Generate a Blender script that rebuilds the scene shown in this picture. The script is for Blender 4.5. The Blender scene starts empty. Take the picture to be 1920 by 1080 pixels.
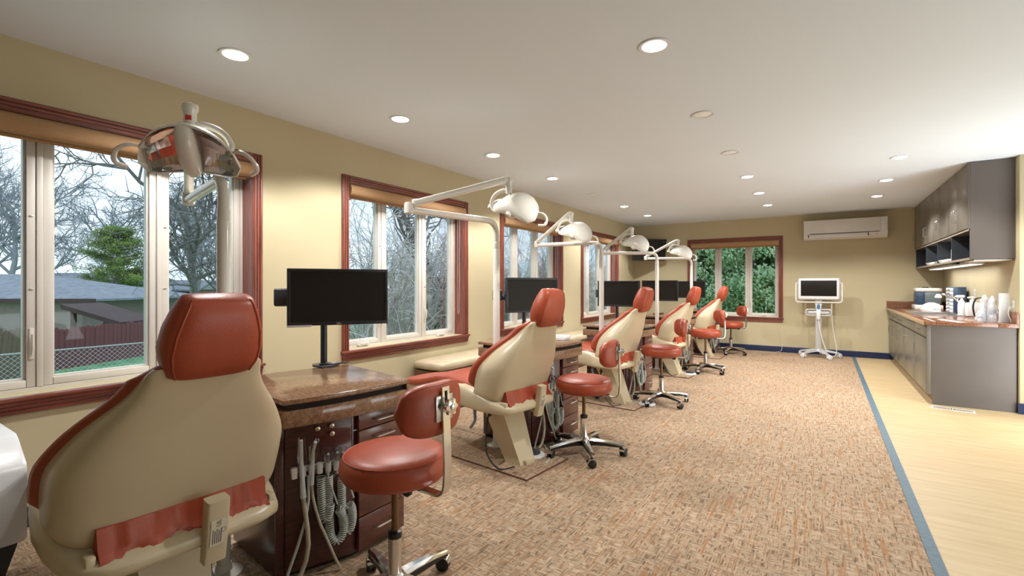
import bpy, bmesh, math, random
from mathutils import Vector, Matrix
random.seed(7)
sc = bpy.context.scene
COL = sc.collection
R = math.radians

# ------------------------------------------------------------------ camera, world, exposure, lamps
H = 1.27
cam_d = bpy.data.cameras.new('camera')
cam_d.sensor_width = 36.0
cam_d.lens = 892.0 / 1920.0 * 36.0
cam_d.shift_y = -7.0 / 1920.0
cam_d.clip_start = 0.05
cam_d.clip_end = 300
cam = bpy.data.objects.new('camera', cam_d)
cam.location = (0, 0, H)
cam.rotation_euler = (R(90), 0, math.atan(585.0 / 892.0))
COL.objects.link(cam)
sc.camera = cam
sc.view_settings.view_transform = 'Standard'
sc.view_settings.look = 'None'
sc.view_settings.gamma = 1.0
sc.view_settings.use_curve_mapping = False
sc.view_settings.exposure = 0.45

SKY_STRENGTH = 1.55
CAN_POWER = 15.5         # W of each ceiling can
FILL_UPLIGHT = 58.0
CAN_GLOW = 9.0           # radiance of the bulb face
wd = bpy.data.worlds.new('sky')
sc.world = wd
wd.use_nodes = True
nt = wd.node_tree
nt.nodes.clear()
n_out = nt.nodes.new('ShaderNodeOutputWorld')
n_bg = nt.nodes.new('ShaderNodeBackground')
n_tc = nt.nodes.new('ShaderNodeTexCoord')
n_no = nt.nodes.new('ShaderNodeTexNoise')
n_no.inputs['Scale'].default_value = 2.2
n_no.inputs['Detail'].default_value = 5
n_ra = nt.nodes.new('ShaderNodeValToRGB')
n_ra.color_ramp.elements[0].position = 0.35
n_ra.color_ramp.elements[0].color = (0.43, 0.55, 0.68, 1)
n_ra.color_ramp.elements[1].position = 0.62
n_ra.color_ramp.elements[1].color = (0.60, 0.67, 0.73, 1)
n_bg.inputs['Strength'].default_value = SKY_STRENGTH
nt.links.new(n_tc.outputs['Generated'], n_no.inputs['Vector'])
nt.links.new(n_no.outputs['Fac'], n_ra.inputs['Fac'])
nt.links.new(n_ra.outputs['Color'], n_bg.inputs['Color'])
nt.links.new(n_bg.outputs['Background'], n_out.inputs['Surface'])

# added fill lamps with no fixture, out of view, brightening the ceiling and far end
for p_, q_, pw_ in (((3.45, 4.6, 0.45), (2.2, 4.6, 2.54), 0.6), ((3.45, 2.2, 0.45), (2.2, 2.2, 2.54), 0.55), ((2.3, 5.6, 0.5), (-1.2, 9.4, 2.3), 0.7)):
    al = bpy.data.lights.new('fill_uplight', 'AREA')
    al.shape = 'RECTANGLE'; al.size = 1.2; al.size_y = 1.8
    al.energy = FILL_UPLIGHT * pw_; al.color = (0.92, 0.97, 1.0)
    ao = bpy.data.objects.new('fill_uplight', al); COL.objects.link(ao)
    ao.location = p_; ao.rotation_euler = (Vector(q_) - Vector(p_)).to_track_quat('-Z', 'Y').to_euler()

# ------------------------------------------------------------------ materials
def node_mat(name):
    m = bpy.data.materials.new(name)
    m.use_nodes = True
    return m, m.node_tree, m.node_tree.nodes['Principled BSDF']

def mat(name, col, rough=0.5, metal=0.0, var=0.08, scale=8.0, bump=0.0, bscale=200.0, vec=None, coat=0.0, alpha=None):
    m, t, b = node_mat(name)
    b.inputs['Roughness'].default_value = rough
    b.inputs['Metallic'].default_value = metal
    if coat:
        b.inputs['Coat Weight'].default_value = coat
        b.inputs['Coat Roughness'].default_value = 0.1
    tc = t.nodes.new('ShaderNodeTexCoord')
    no = t.nodes.new('ShaderNodeTexNoise')
    no.inputs['Scale'].default_value = scale
    no.inputs['Detail'].default_value = 4
    src = tc.outputs['Object']
    if vec:
        mp = t.nodes.new('ShaderNodeMapping')
        mp.inputs['Scale'].default_value = vec
        t.links.new(src, mp.inputs['Vector'])
        src = mp.outputs['Vector']
    t.links.new(src, no.inputs['Vector'])
    ra = t.nodes.new('ShaderNodeValToRGB')
    lo = [max(0, c * (1 - var)) for c in col] + [1]
    hi = [min(1, c * (1 + var)) for c in col] + [1]
    ra.color_ramp.elements[0].position = 0.3
    ra.color_ramp.elements[0].color = lo
    ra.color_ramp.elements[1].position = 0.7
    ra.color_ramp.elements[1].color = hi
    t.links.new(no.outputs['Fac'], ra.inputs['Fac'])
    t.links.new(ra.outputs['Color'], b.inputs['Base Color'])
    if bump:
        n2 = t.nodes.new('ShaderNodeTexNoise')
        n2.inputs['Scale'].default_value = bscale
        n2.inputs['Detail'].default_value = 2
        t.links.new(src, n2.inputs['Vector'])
        bp = t.nodes.new('ShaderNodeBump')
        bp.inputs['Strength'].default_value = bump
        bp.inputs['Distance'].default_value = 0.002
        t.links.new(n2.outputs['Fac'], bp.inputs['Height'])
        t.links.new(bp.outputs['Normal'], b.inputs['Normal'])
    return m

def glow(name, col, s):
    m = bpy.data.materials.new(name)
    m.use_nodes = True
    t = m.node_tree
    t.nodes.clear()
    o = t.nodes.new('ShaderNodeOutputMaterial')
    e = t.nodes.new('ShaderNodeEmission')
    e.inputs['Color'].default_value = (*col, 1)
    e.inputs['Strength'].default_value = s
    t.links.new(e.outputs[0], o.inputs[0])
    return m

def clear_mat(name, tint, refl, rough=0.02):
    m = bpy.data.materials.new(name)
    m.use_nodes = True
    t = m.node_tree
    t.nodes.clear()
    o = t.nodes.new('ShaderNodeOutputMaterial')
    mx = t.nodes.new('ShaderNodeMixShader')
    tr = t.nodes.new('ShaderNodeBsdfTransparent')
    gl = t.nodes.new('ShaderNodeBsdfGlossy')
    tr.inputs['Color'].default_value = (*tint, 1)
    gl.inputs['Roughness'].default_value = rough
    lw = t.nodes.new('ShaderNodeLayerWeight')
    lw.inputs['Blend'].default_value = 0.25
    ml = t.nodes.new('ShaderNodeMath')
    ml.operation = 'MULTIPLY'
    ml.inputs[1].default_value = refl
    t.links.new(lw.outputs['Fresnel'], ml.inputs[0])
    t.links.new(ml.outputs[0], mx.inputs['Fac'])
    t.links.new(tr.outputs[0], mx.inputs[1])
    t.links.new(gl.outputs[0], mx.inputs[2])
    t.links.new(mx.outputs[0], o.inputs[0])
    return m

M = {}
M['wall'] = mat('wall paint', (0.51, 0.445, 0.285), 0.75, var=0.03, scale=1.5, bump=0.05, bscale=120)
M['ceiling'] = mat('ceiling paint', (0.755, 0.835, 0.925), 0.85, var=0.01, scale=1.0)
M['navy'] = mat('navy vinyl base', (0.016, 0.026, 0.075), 0.35, var=0.1)
M['blue_strip'] = mat('blue grey strip', (0.075, 0.135, 0.185), 0.55, var=0.15, scale=40)
M['wood_y'] = mat('mahogany along y', (0.215, 0.060, 0.040), 0.35, var=0.35, scale=6, vec=(9, 0.7, 9), coat=0.2)
M['wood_x'] = mat('mahogany along x', (0.215, 0.060, 0.040), 0.35, var=0.35, scale=6, vec=(0.7, 9, 9), coat=0.2)
M['wood_z'] = mat('mahogany along z', (0.215, 0.060, 0.040), 0.35, var=0.35, scale=6, vec=(9, 9, 0.7), coat=0.2)
M['vinyl'] = mat('window vinyl', (0.68, 0.65, 0.60), 0.4, var=0.02)
M['glass'] = clear_mat('window glass', (0.95, 0.98, 0.99), 0.45)
M['blind'] = mat('tan blind fabric', (0.42, 0.25, 0.125), 0.75, var=0.18, scale=10, vec=(30, 2, 60), bump=0.1)
M['white'] = mat('white plastic', (0.70, 0.69, 0.66), 0.35, var=0.02)
M['white2'] = mat('cool white plastic', (0.72, 0.74, 0.76), 0.3, var=0.02)
M['lamp_white'] = mat('lamp enamel', (0.70, 0.68, 0.62), 0.22, var=0.02, coat=0.3)
M['cream'] = mat('cream shell plastic', (0.60, 0.51, 0.345), 0.32, var=0.03, scale=3)
M['red'] = mat('red vinyl', (0.36, 0.062, 0.026), 0.38, var=0.12, scale=5, bump=0.25, bscale=260)
M['chrome'] = mat('chrome', (0.80, 0.80, 0.80), 0.12, 1.0, var=0.03)
M['steel'] = mat('brushed steel', (0.62, 0.62, 0.62), 0.28, 1.0, var=0.05)
M['bronze'] = mat('gas lift rod', (0.20, 0.12, 0.06), 0.3, 0.8, var=0.2)
M['black'] = mat('black plastic', (0.012, 0.013, 0.016), 0.35, var=0.15)
M['char'] = mat('charcoal plastic', (0.045, 0.05, 0.06), 0.4, var=0.1)
def _dull(m):
    m.node_tree.nodes['Principled BSDF'].inputs['Specular IOR Level'].default_value = 0.2
    return m
M['screen'] = _dull(mat('dark screen', (0.014, 0.012, 0.010), 0.40, var=0.05))
M['silver'] = mat('silver plastic', (0.55, 0.56, 0.57), 0.3, 0.3, var=0.03)
M['desk'] = mat('dark cherry laminate', (0.075, 0.022, 0.020), 0.28, var=0.3, scale=5, vec=(3, 3, 14), coat=0.35)
M['drawer'] = mat('cherry drawer laminate', (0.11, 0.036, 0.026), 0.28, var=0.3, scale=5, vec=(3, 2, 14), coat=0.3)
M['gap'] = mat('dark recess', (0.008, 0.005, 0.004), 0.8, var=0.1)
M['cab_grey'] = mat('taupe laminate', (0.105, 0.088, 0.078), 0.38, var=0.08, scale=3)
M['cab_front'] = mat('taupe laminate fronts', (0.155, 0.142, 0.120), 0.30, var=0.02, scale=3)
M['toe'] = mat('toe kick', (0.28, 0.17, 0.08), 0.6, var=0.1)
M['cubby'] = mat('blue grey laminate', (0.035, 0.043, 0.055), 0.5, var=0.1)
M['hose_grey'] = mat('pale grey hose', (0.50, 0.53, 0.50), 0.45, var=0.08)
M['hose_cream'] = mat('cream hose', (0.45, 0.41, 0.31), 0.45, var=0.08)
M['sleeve'] = clear_mat('clear plastic sleeve', (0.96, 0.97, 0.98), 0.7, 0.12)
M['lever'] = mat('blue grey metal', (0.22, 0.26, 0.32), 0.35, 0.5, var=0.1)
M['redlabel'] = mat('red label', (0.55, 0.03, 0.03), 0.5, var=0.05)
M['paper'] = mat('white paper', (0.78, 0.78, 0.77), 0.7, var=0.02)
M['navy_plastic'] = mat('slate blue plastic', (0.028, 0.055, 0.105), 0.35, var=0.1)
M['teal_grey'] = mat('grey green plastic', (0.13, 0.16, 0.17), 0.35, var=0.06)
M['cream_cushion'] = mat('cream vinyl cushion', (0.58, 0.48, 0.33), 0.4, var=0.12, scale=6)
M['brown_wood'] = mat('brown wood', (0.12, 0.06, 0.03), 0.5, var=0.2)
M['reflector'] = mat('faceted mirror', (0.85, 0.72, 0.72), 0.07, 1.0, var=0.05)
M['pearl'] = clear_mat('clear lens', (0.85, 0.92, 0.92), 0.8, 0.1)
M['lens_off'] = mat('frosted lens', (0.93, 0.96, 0.99), 0.5, var=0.01)
M['bulb'] = glow('lit bulb face', (1.0, 0.93, 0.82), CAN_GLOW)
M['tube_glow'] = glow('strip lamp diffuser', (1.0, 0.97, 0.92), 1.6)
M['blue_tip'] = mat('blue tip', (0.05, 0.16, 0.32), 0.4, var=0.05)
M['bark'] = mat('bark', (0.20, 0.19, 0.185), 0.9, var=0.35, scale=12)
M['twig'] = mat('twigs', (0.66, 0.60, 0.58), 0.9, var=0.35, scale=3)
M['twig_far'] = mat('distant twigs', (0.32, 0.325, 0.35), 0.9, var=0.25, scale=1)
M['pine'] = mat('pine needles', (0.15, 0.24, 0.09), 0.8, var=0.55, scale=1.3)
M['cedar'] = mat('cedar sprays', (0.40, 0.58, 0.33), 0.7, var=0.55, scale=2.6)
M['leafy'] = mat('small leaves', (0.17, 0.27, 0.08), 0.7, var=0.4, scale=6)
M['grass'] = mat('lawn', (0.17, 0.42, 0.19), 0.9, var=0.35, scale=3, bump=0.6, bscale=30)
M['fence_wood'] = mat('maroon boards', (0.20, 0.06, 0.07), 0.75, var=0.3, scale=3, vec=(3, 3, 0.4))
M['fence_tan'] = mat('weathered boards', (0.19, 0.135, 0.10), 0.8, var=0.3, scale=3, vec=(3, 3, 0.4))
M['galv'] = mat('galvanised wire', (0.62, 0.64, 0.66), 0.4, 0.3, var=0.05)
M['roof'] = mat('grey shingles', (0.24, 0.26, 0.30), 0.85, var=0.2, scale=4)
M['siding'] = mat('pale siding', (0.50, 0.56, 0.66), 0.7, var=0.05)
M['garage'] = mat('tan garage wall', (0.27, 0.21, 0.19), 0.8, var=0.08)
M['brickwall'] = mat('pinkish brick', (0.26, 0.13, 0.11), 0.85, var=0.25, scale=14)
M['dark_brown'] = mat('dark brown timber', (0.06, 0.03, 0.028), 0.7, var=0.2)
M['brass'] = mat('chrome knob', (0.7, 0.66, 0.55), 0.2, 1.0, var=0.03)

def milky_mat():
    m = bpy.data.materials.new('milky plastic film'); m.use_nodes = True
    t = m.node_tree; t.nodes.clear(); N = t.nodes.new; L = t.links.new
    o = N('ShaderNodeOutputMaterial'); mx = N('ShaderNodeMixShader'); tr = N('ShaderNodeBsdfTransparent'); p = N('ShaderNodeBsdfPrincipled')
    p.inputs['Base Color'].default_value = (0.80, 0.82, 0.85, 1); p.inputs['Roughness'].default_value = 0.25
    n = N('ShaderNodeTexNoise'); n.inputs['Scale'].default_value = 45
    r = N('ShaderNodeMapRange'); r.inputs['To Min'].default_value = 0.1; r.inputs['To Max'].default_value = 0.75
    L(n.outputs['Fac'], r.inputs['Value']); L(r.outputs[0], mx.inputs['Fac'])
    L(tr.outputs[0], mx.inputs[1]); L(p.outputs[0], mx.inputs[2]); L(mx.outputs[0], o.inputs['Surface'])
    return m
M['milky'] = milky_mat()
def leaf_mat(name, lo, hi, scale):
    m = bpy.data.materials.new(name); m.use_nodes = True
    t = m.node_tree; t.nodes.clear(); N = t.nodes.new; L = t.links.new
    o = N('ShaderNodeOutputMaterial'); mx = N('ShaderNodeMixShader'); df = N('ShaderNodeBsdfDiffuse'); tr = N('ShaderNodeBsdfTranslucent')
    tc = N('ShaderNodeTexCoord'); n = N('ShaderNodeTexNoise'); n.inputs['Scale'].default_value = scale; n.inputs['Detail'].default_value = 3
    r = N('ShaderNodeValToRGB')
    r.color_ramp.elements[0].position = 0.35; r.color_ramp.elements[0].color = (*lo, 1)
    r.color_ramp.elements[1].position = 0.65; r.color_ramp.elements[1].color = (*hi, 1)
    L(tc.outputs['Object'], n.inputs['Vector']); L(n.outputs['Fac'], r.inputs['Fac'])
    L(r.outputs['Color'], df.inputs['Color']); L(r.outputs['Color'], tr.inputs['Color'])
    mx.inputs['Fac'].default_value = 0.45
    L(df.outputs[0], mx.inputs[1]); L(tr.outputs[0], mx.inputs[2]); L(mx.outputs[0], o.inputs['Surface'])
    return m
M['cedar'] = leaf_mat('cedar sprays', (0.44, 0.66, 0.42), (0.80, 0.90, 0.64), 3.0)
M['pine'] = leaf_mat('pine needles', (0.20, 0.31, 0.12), (0.46, 0.54, 0.20), 1.3)

def carpet_material():
    m, t, b = node_mat('carpet')
    L = t.links.new
    N = t.nodes.new
    g = N('ShaderNodeNewGeometry')
    def noise(scale, detail=2, rough=0.5):
        mp = N('ShaderNodeMapping'); mp.inputs['Scale'].default_value = scale
        L(g.outputs['Position'], mp.inputs['Vector'])
        n = N('ShaderNodeTexNoise'); n.inputs['Scale'].default_value = 1.0
        n.inputs['Detail'].default_value = detail; n.inputs['Roughness'].default_value = rough
        L(mp.outputs['Vector'], n.inputs['Vector'])
        return n.outputs['Fac']
    def ramp(fac, stops):
        r = N('ShaderNodeValToRGB')
        e = r.color_ramp.elements
        e[0].position, e[0].color = stops[0]
        e[1].position, e[1].color = stops[-1]
        for p, c in stops[1:-1]:
            k = e.new(p); k.color = c
        L(fac, r.inputs['Fac'])
        return r.outputs['Color']
    def mix(fac, a, c2):
        x = N('ShaderNodeMix'); x.data_type = 'RGBA'
        L(fac, x.inputs[0]); L(a, x.inputs[6]); L(c2, x.inputs[7])
        return x.outputs[2]
    along = noise((120, 8, 1), 2)
    across = noise((16, 120, 1), 2)
    blocks = noise((34, 22, 1), 1)
    tint = noise((1.2, 1.2, 1), 2)
    base_a = ramp(along, [(0.34, (0.155, 0.10, 0.060, 1)), (0.50, (0.36, 0.238, 0.145, 1)), (0.68, (0.52, 0.39, 0.27, 1))])
    base_b = ramp(across, [(0.34, (0.21, 0.148, 0.095, 1)), (0.50, (0.43, 0.315, 0.205, 1)), (0.70, (0.55, 0.43, 0.31, 1))])
    sel = ramp(blocks, [(0.45, (0, 0, 0, 1)), (0.52, (1, 1, 1, 1))])
    col = mix(sel, base_a, base_b)
    # thin orange and slate yarn lines running the length of the room
    oran = noise((70, 2.2, 1), 1)
    om = ramp(oran, [(0.60, (0, 0, 0, 1)), (0.66, (0.65, 0.65, 0.65, 1))])
    oc = N('ShaderNodeRGB'); oc.outputs[0].default_value = (0.36, 0.16, 0.06, 1)
    col = mix(om, col, oc.outputs[0])
    slate = noise((95, 14, 3), 2)
    sm = ramp(slate, [(0.655, (0, 0, 0, 1)), (0.70, (0.8, 0.8, 0.8, 1))])
    scn = N('ShaderNodeRGB'); scn.outputs[0].default_value = (0.075, 0.085, 0.085, 1)
    col = mix(sm, col, scn.outputs[0])
    tn = ramp(tint, [(0.3, (0.92, 0.90, 0.90, 1)), (0.7, (1.0, 1.0, 1.0, 1))])
    mm = N('ShaderNodeMix'); mm.data_type = 'RGBA'; mm.blend_type = 'MULTIPLY'
    mm.inputs[0].default_value = 1.0
    L(col, mm.inputs[6]); L(tn, mm.inputs[7])
    L(mm.outputs[2], b.inputs['Base Color'])
    b.inputs['Roughness'].default_value = 0.95
    bp = N('ShaderNodeBump'); bp.inputs['Strength'].default_value = 0.5; bp.inputs['Distance'].default_value = 0.004
    L(along, bp.inputs['Height']); L(bp.outputs['Normal'], b.inputs['Normal'])
    return m
M['carpet'] = carpet_material()

def plank_material():
    m, t, b = node_mat('sheet vinyl')
    L = t.links.new; N = t.nodes.new
    g = N('ShaderNodeNewGeometry')
    mp = N('ShaderNodeMapping'); mp.inputs['Scale'].default_value = (1.6, 14, 1)
    L(g.outputs['Position'], mp.inputs['Vector'])
    n = N('ShaderNodeTexNoise'); n.inputs['Scale'].default_value = 1.6; n.inputs['Detail'].default_value = 6
    L(mp.outputs['Vector'], n.inputs['Vector'])
    r = N('ShaderNodeValToRGB')
    r.color_ramp.elements[0].position = 0.3; r.color_ramp.elements[0].color = (0.46, 0.335, 0.175, 1)
    r.color_ramp.elements[1].position = 0.7; r.color_ramp.elements[1].color = (0.56, 0.43, 0.25, 1)
    L(n.outputs['Fac'], r.inputs['Fac']); L(r.outputs['Color'], b.inputs['Base Color'])
    b.inputs['Roughness'].default_value = 0.45
    return m
M['plank'] = plank_material()

def granite_material(name, cols, rough):
    m, t, b = node_mat(name)
    L = t.links.new; N = t.nodes.new
    tc = N('ShaderNodeTexCoord')
    n = N('ShaderNodeTexNoise'); n.inputs['Scale'].default_value = 55; n.inputs['Detail'].default_value = 9; n.inputs['Roughness'].default_value = 0.75
    L(tc.outputs['Object'], n.inputs['Vector'])
    r = N('ShaderNodeValToRGB')
    e = r.color_ramp.elements
    e[0].position = 0.36; e[0].color = (*cols[0], 1)
    e[1].position = 0.64; e[1].color = (*cols[2], 1)
    k = e.new(0.5); k.color = (*cols[1], 1)
    L(n.outputs['Fac'], r.inputs['Fac']); L(r.outputs['Color'], b.inputs['Base Color'])
    b.inputs['Roughness'].default_value = rough
    return m
M['granite'] = granite_material('brown speckled laminate', ((0.14, 0.075, 0.045), (0.23, 0.132, 0.075), (0.32, 0.20, 0.125)), 0.16)
M['granite_red'] = granite_material('red brown speckled laminate', ((0.10, 0.042, 0.024), (0.20, 0.088, 0.048), (0.29, 0.145, 0.085)), 0.14)

# ------------------------------------------------------------------ mesh helpers
class MB:
    def __init__(s):
        s.v = []; s.f = []
    def add(s, vs, fs):
        o = len(s.v)
        s.v += [tuple(p) for p in vs]
        s.f += [tuple(i + o for i in f) for f in fs]
        return s
    def box(s, a, b, bev=0.0, seg=2, mtx=None):
        a = Vector(a); b = Vector(b)
        lo = Vector([min(a[i], b[i]) for i in range(3)]); hi = Vector([max(a[i], b[i]) for i in range(3)])
        bm = bmesh.new()
        vs = [bm.verts.new((x, y, z)) for x in (lo.x, hi.x) for y in (lo.y, hi.y) for z in (lo.z, hi.z)]
        for f in ((0, 1, 3, 2), (4, 6, 7, 5), (0, 4, 5, 1), (2, 3, 7, 6), (0, 2, 6, 4), (1, 5, 7, 3)):
            bm.faces.new([vs[i] for i in f])
        if bev > 0:
            bmesh.ops.bevel(bm, geom=list(bm.edges), offset=bev, segments=seg, profile=0.5, affect='EDGES', clamp_overlap=True)
        bm.verts.ensure_lookup_table()
        bm.verts.index_update()
        s.add([(mtx @ v.co) if mtx else v.co.copy() for v in bm.verts], [[v.index for v in f.verts] for f in bm.faces])
        bm.free()
        return s
    def prism(s, pts, z0, z1, bev=0.0):
        bm = bmesh.new()
        lo = [bm.verts.new((p[0], p[1], z0)) for p in pts]
        hi = [bm.verts.new((p[0], p[1], z1)) for p in pts]
        n = len(pts)
        bm.faces.new(lo[::-1]); bm.faces.new(hi)
        for i in range(n):
            bm.faces.new((lo[i], lo[(i + 1) % n], hi[(i + 1) % n], hi[i]))
        bmesh.ops.recalc_face_normals(bm, faces=list(bm.faces))
        if bev > 0:
            bmesh.ops.bevel(bm, geom=list(bm.edges), offset=bev, segments=2, profile=0.5, affect='EDGES', clamp_overlap=True)
        bm.verts.index_update()
        s.add([v.co.copy() for v in bm.verts], [[v.index for v in f.verts] for f in bm.faces])
        bm.free()
        return s
    def tube(s, path, r, n=8, cap=True, flat=None):
        P = [Vector(p) for p in path]
        k = len(P)
        rr = r if isinstance(r, (list, tuple)) else [r] * k
        T = []
        for i in range(k):
            d = P[min(i + 1, k - 1)] - P[max(i - 1, 0)]
            T.append(d.normalized() if d.length > 1e-9 else Vector((0, 0, 1)))
        up = Vector((0, 0, 1)) if abs(T[0].z) < 0.9 else Vector((1, 0, 0))
        N = (up - T[0] * up.dot(T[0])).normalized()
        vs, fs = [], []
        for i in range(k):
            N = (N - T[i] * N.dot(T[i]))
            N = N.normalized() if N.length > 1e-6 else T[i].orthogonal().normalized()
            B = T[i].cross(N)
            for j in range(n):
                a = 2 * math.pi * j / n
                sx = flat if flat else 1.0
                vs.append(P[i] + (N * math.cos(a) + B * math.sin(a) * sx) * rr[i])
        for i in range(k - 1):
            for j in range(n):
                fs.append((i * n + j, i * n + (j + 1) % n, (i + 1) * n + (j + 1) % n, (i + 1) * n + j))
        if cap:
            fs.append(tuple(range(n))[::-1])
            fs.append(tuple((k - 1) * n + j for j in range(n)))
        return s.add(vs, fs)
    def lathe(s, prof, n=20, c=(0, 0, 0), mtx=None, sx=1.0, sy=1.0):
        vs, fs = [], []
        for (r, z) in prof:
            for j in range(n):
                a = 2 * math.pi * j / n
                p = Vector((c[0] + r * math.cos(a) * sx, c[1] + r * math.sin(a) * sy, c[2] + z))
                vs.append(mtx @ p if mtx else p)
        k = len(prof)
        for i in range(k - 1):
            for j in range(n):
                fs.append((i * n + j, i * n + (j + 1) % n, (i + 1) * n + (j + 1) % n, (i + 1) * n + j))
        fs.append(tuple(range(n))[::-1])
        fs.append(tuple((k - 1) * n + j for j in range(n)))
        return s.add(vs, fs)
    def loft(s, rings, cap=True):
        n = len(rings[0]); k = len(rings)
        vs = [p for r in rings for p in r]
        fs = []
        for i in range(k - 1):
            for j in range(n):
                fs.append((i * n + j, i * n + (j + 1) % n, (i + 1) * n + (j + 1) % n, (i + 1) * n + j))
        if cap:
            fs.append(tuple(range(n))[::-1])
            fs.append(tuple((k - 1) * n + j for j in range(n)))
        return s.add(vs, fs)
    def quad(s, a, b, c, d):
        return s.add([a, b, c, d], [(0, 1, 2, 3)])
    def mesh(s, name, m, sharp=35.0, flat=False):
        me = bpy.data.meshes.new(name)
        me.from_pydata(s.v, [], s.f)
        bm = bmesh.new(); bm.from_mesh(me)
        bmesh.ops.recalc_face_normals(bm, faces=list(bm.faces))
        bm.to_mesh(me); bm.free()
        if not flat:
            me.shade_smooth()
            me.set_sharp_from_angle(angle=R(sharp))
        me.materials.append(m)
        me.update()
        return me

def obj(name, mb, m, parent=None, sharp=35.0, flat=False, raw=False, **pr):
    if raw:
        me = bpy.data.meshes.new(name); me.from_pydata(mb.v, [], mb.f); me.materials.append(m); me.update()
    else:
        me = mb.mesh(name, m, sharp, flat) if isinstance(mb, MB) else mb
    o = bpy.data.objects.new(name, me)
    COL.objects.link(o)
    if parent is not None:
        o.parent = parent
    for k, v in pr.items():
        o[k] = v
    return o

def thing(name, label, cat, loc=(0, 0, 0), rotz=0.0, group=None, parent=None):
    o = bpy.data.objects.new(name, None)
    o.empty_display_size = 0.1
    COL.objects.link(o)
    o.location = loc
    o.rotation_euler = (0, 0, rotz)
    if label: o['label'] = label
    if cat: o['category'] = cat
    if group: o['group'] = group
    if parent: o.parent = parent
    return o

def tag(o, label, cat, group=None):
    o['label'] = label; o['category'] = cat
    if group: o['group'] = group
    return o

def struct(name, mb, m, parent=None, **k):
    o = obj(name, mb, m, parent, **k)
    if parent is None:
        o['kind'] = 'structure'
    return o

def empty_struct(name):
    o = bpy.data.objects.new(name, None); COL.objects.link(o); o['kind'] = 'structure'
    return o

def dup(root, loc=None, rotz=None, label=None, parent=None):
    r = root.copy(); COL.objects.link(r)
    if parent: r.parent = parent
    if loc is not None: r.location = loc
    if rotz is not None: r.rotation_euler = (0, 0, rotz)
    if label: r['label'] = label
    for ch in list(root.children):
        dup(ch, parent=r)
    return r

def bez(p0, p1, p2, p3, n=12):
    P = [Vector(p) for p in (p0, p1, p2, p3)]
    out = []
    for i in range(n + 1):
        t = i / n; u = 1 - t
        out.append(P[0] * u ** 3 + P[1] * 3 * u * u * t + P[2] * 3 * u * t * t + P[3] * t ** 3)
    return out

def smooth_path(pts, n=6):
    """Catmull-Rom through the points"""
    P = [Vector(p) for p in pts]
    out = []
    for i in range(len(P) - 1):
        a = P[max(i - 1, 0)]; b = P[i]; c = P[i + 1]; d = P[min(i + 2, len(P) - 1)]
        for k in range(n):
            t = k / n
            out.append(0.5 * ((2 * b) + (c - a) * t + (2 * a - 5 * b + 4 * c - d) * t * t + (3 * b - 3 * c + d - a) * t ** 3))
    out.append(P[-1])
    return out

def fillet_path(pts, rad, n=6):
    P = [Vector(p) for p in pts]
    out = [P[0]]
    for i in range(1, len(P) - 1):
        a = (P[i - 1] - P[i]); b = (P[i + 1] - P[i])
        r = min(rad, a.length * 0.49, b.length * 0.49)
        s = P[i] + a.normalized() * r; e = P[i] + b.normalized() * r
        for k in range(n + 1):
            t = k / n
            out.append(s * (1 - t) ** 2 + P[i] * 2 * t * (1 - t) + e * t * t)
    out.append(P[-1])
    return out

def superring(c, ax, ay, e=0.6, n=28, ux=(0, 1, 0), uy=(0, 0, 1)):
    c = Vector(c); ux = Vector(ux); uy = Vector(uy)
    out = []
    for j in range(n):
        a = 2 * math.pi * j / n
        ca, sa = math.cos(a), math.sin(a)
        out.append(c + ux * (ax * math.copysign(abs(ca) ** e, ca)) + uy * (ay * math.copysign(abs(sa) ** e, sa)))
    return out

def text_mesh(name, body, size, m, parent, mtx, depth=0.0006):
    cu = bpy.data.curves.new(name, 'FONT')
    cu.body = body; cu.size = size; cu.extrude = depth; cu.align_x = 'CENTER'; cu.align_y = 'CENTER'
    cu.resolution_u = 2
    t = bpy.data.objects.new(name, cu); COL.objects.link(t)
    dg = bpy.context.evaluated_depsgraph_get()
    me = bpy.data.meshes.new_from_object(t.evaluated_get(dg))
    COL.objects.unlink(t); bpy.data.objects.remove(t)
    me.name = name
    me.materials.clear(); me.materials.append(m)
    o = bpy.data.objects.new(name, me); COL.objects.link(o)
    o.parent = parent
    o.matrix_local = mtx
    return o

# ------------------------------------------------------------------ room shell
XW, YB, ZC = -3.49, 10.22, 2.54
XE = 0.455            # carpet edge strip, room side
XR, YS = 1.60, 6.62   # alcove wall behind the counter
Y0, X1 = -2.2, 4.0
struct('floor', MB().box((XW, Y0, -0.05), (XE - 0.05, YB, 0)), M['carpet'])
struct('floor.001', MB().box((XE, Y0, -0.05), (X1, YB, 0)), M['plank'])
struct('trim_1', MB().box((XE - 0.05, Y0, -0.05), (XE, YB, 0.004)), M['blue_strip'])
struct('ceiling', MB().box((XW - 0.2, Y0 - 0.2, ZC), (X1 + 0.2, YB + 0.2, ZC + 0.1)), M['ceiling'])
WIN = [(0.196, 1.931), (2.631, 4.361), (5.034, 6.778), (7.474, 9.215)]
CAS = 0.068
ZS, ZT = 0.69, 2.155      # rough opening heights
TH = 0.22                 # wall thickness
wl = MB()
wl.box((XW - TH, Y0, -1.2), (XW, YB + TH, ZS))
wl.box((XW - TH, Y0, ZT), (XW, YB + TH, ZC))
ys = Y0
for a, b in WIN:
    wl.box((XW - TH, ys, ZS), (XW, a + CAS, ZT)); ys = b - CAS
wl.box((XW - TH, ys, ZS), (XW, YB + TH, ZT))
struct('wall_left', wl, M['wall'])
BW = (-2.36, -0.642)      # window of the back wall, outer casing
DZ = -0.045
wb = MB()
wb.box((XW, YB, -1.2), (X1, YB + TH, ZS + DZ)); wb.box((XW, YB, ZT + DZ), (X1, YB + TH, ZC))
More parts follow.
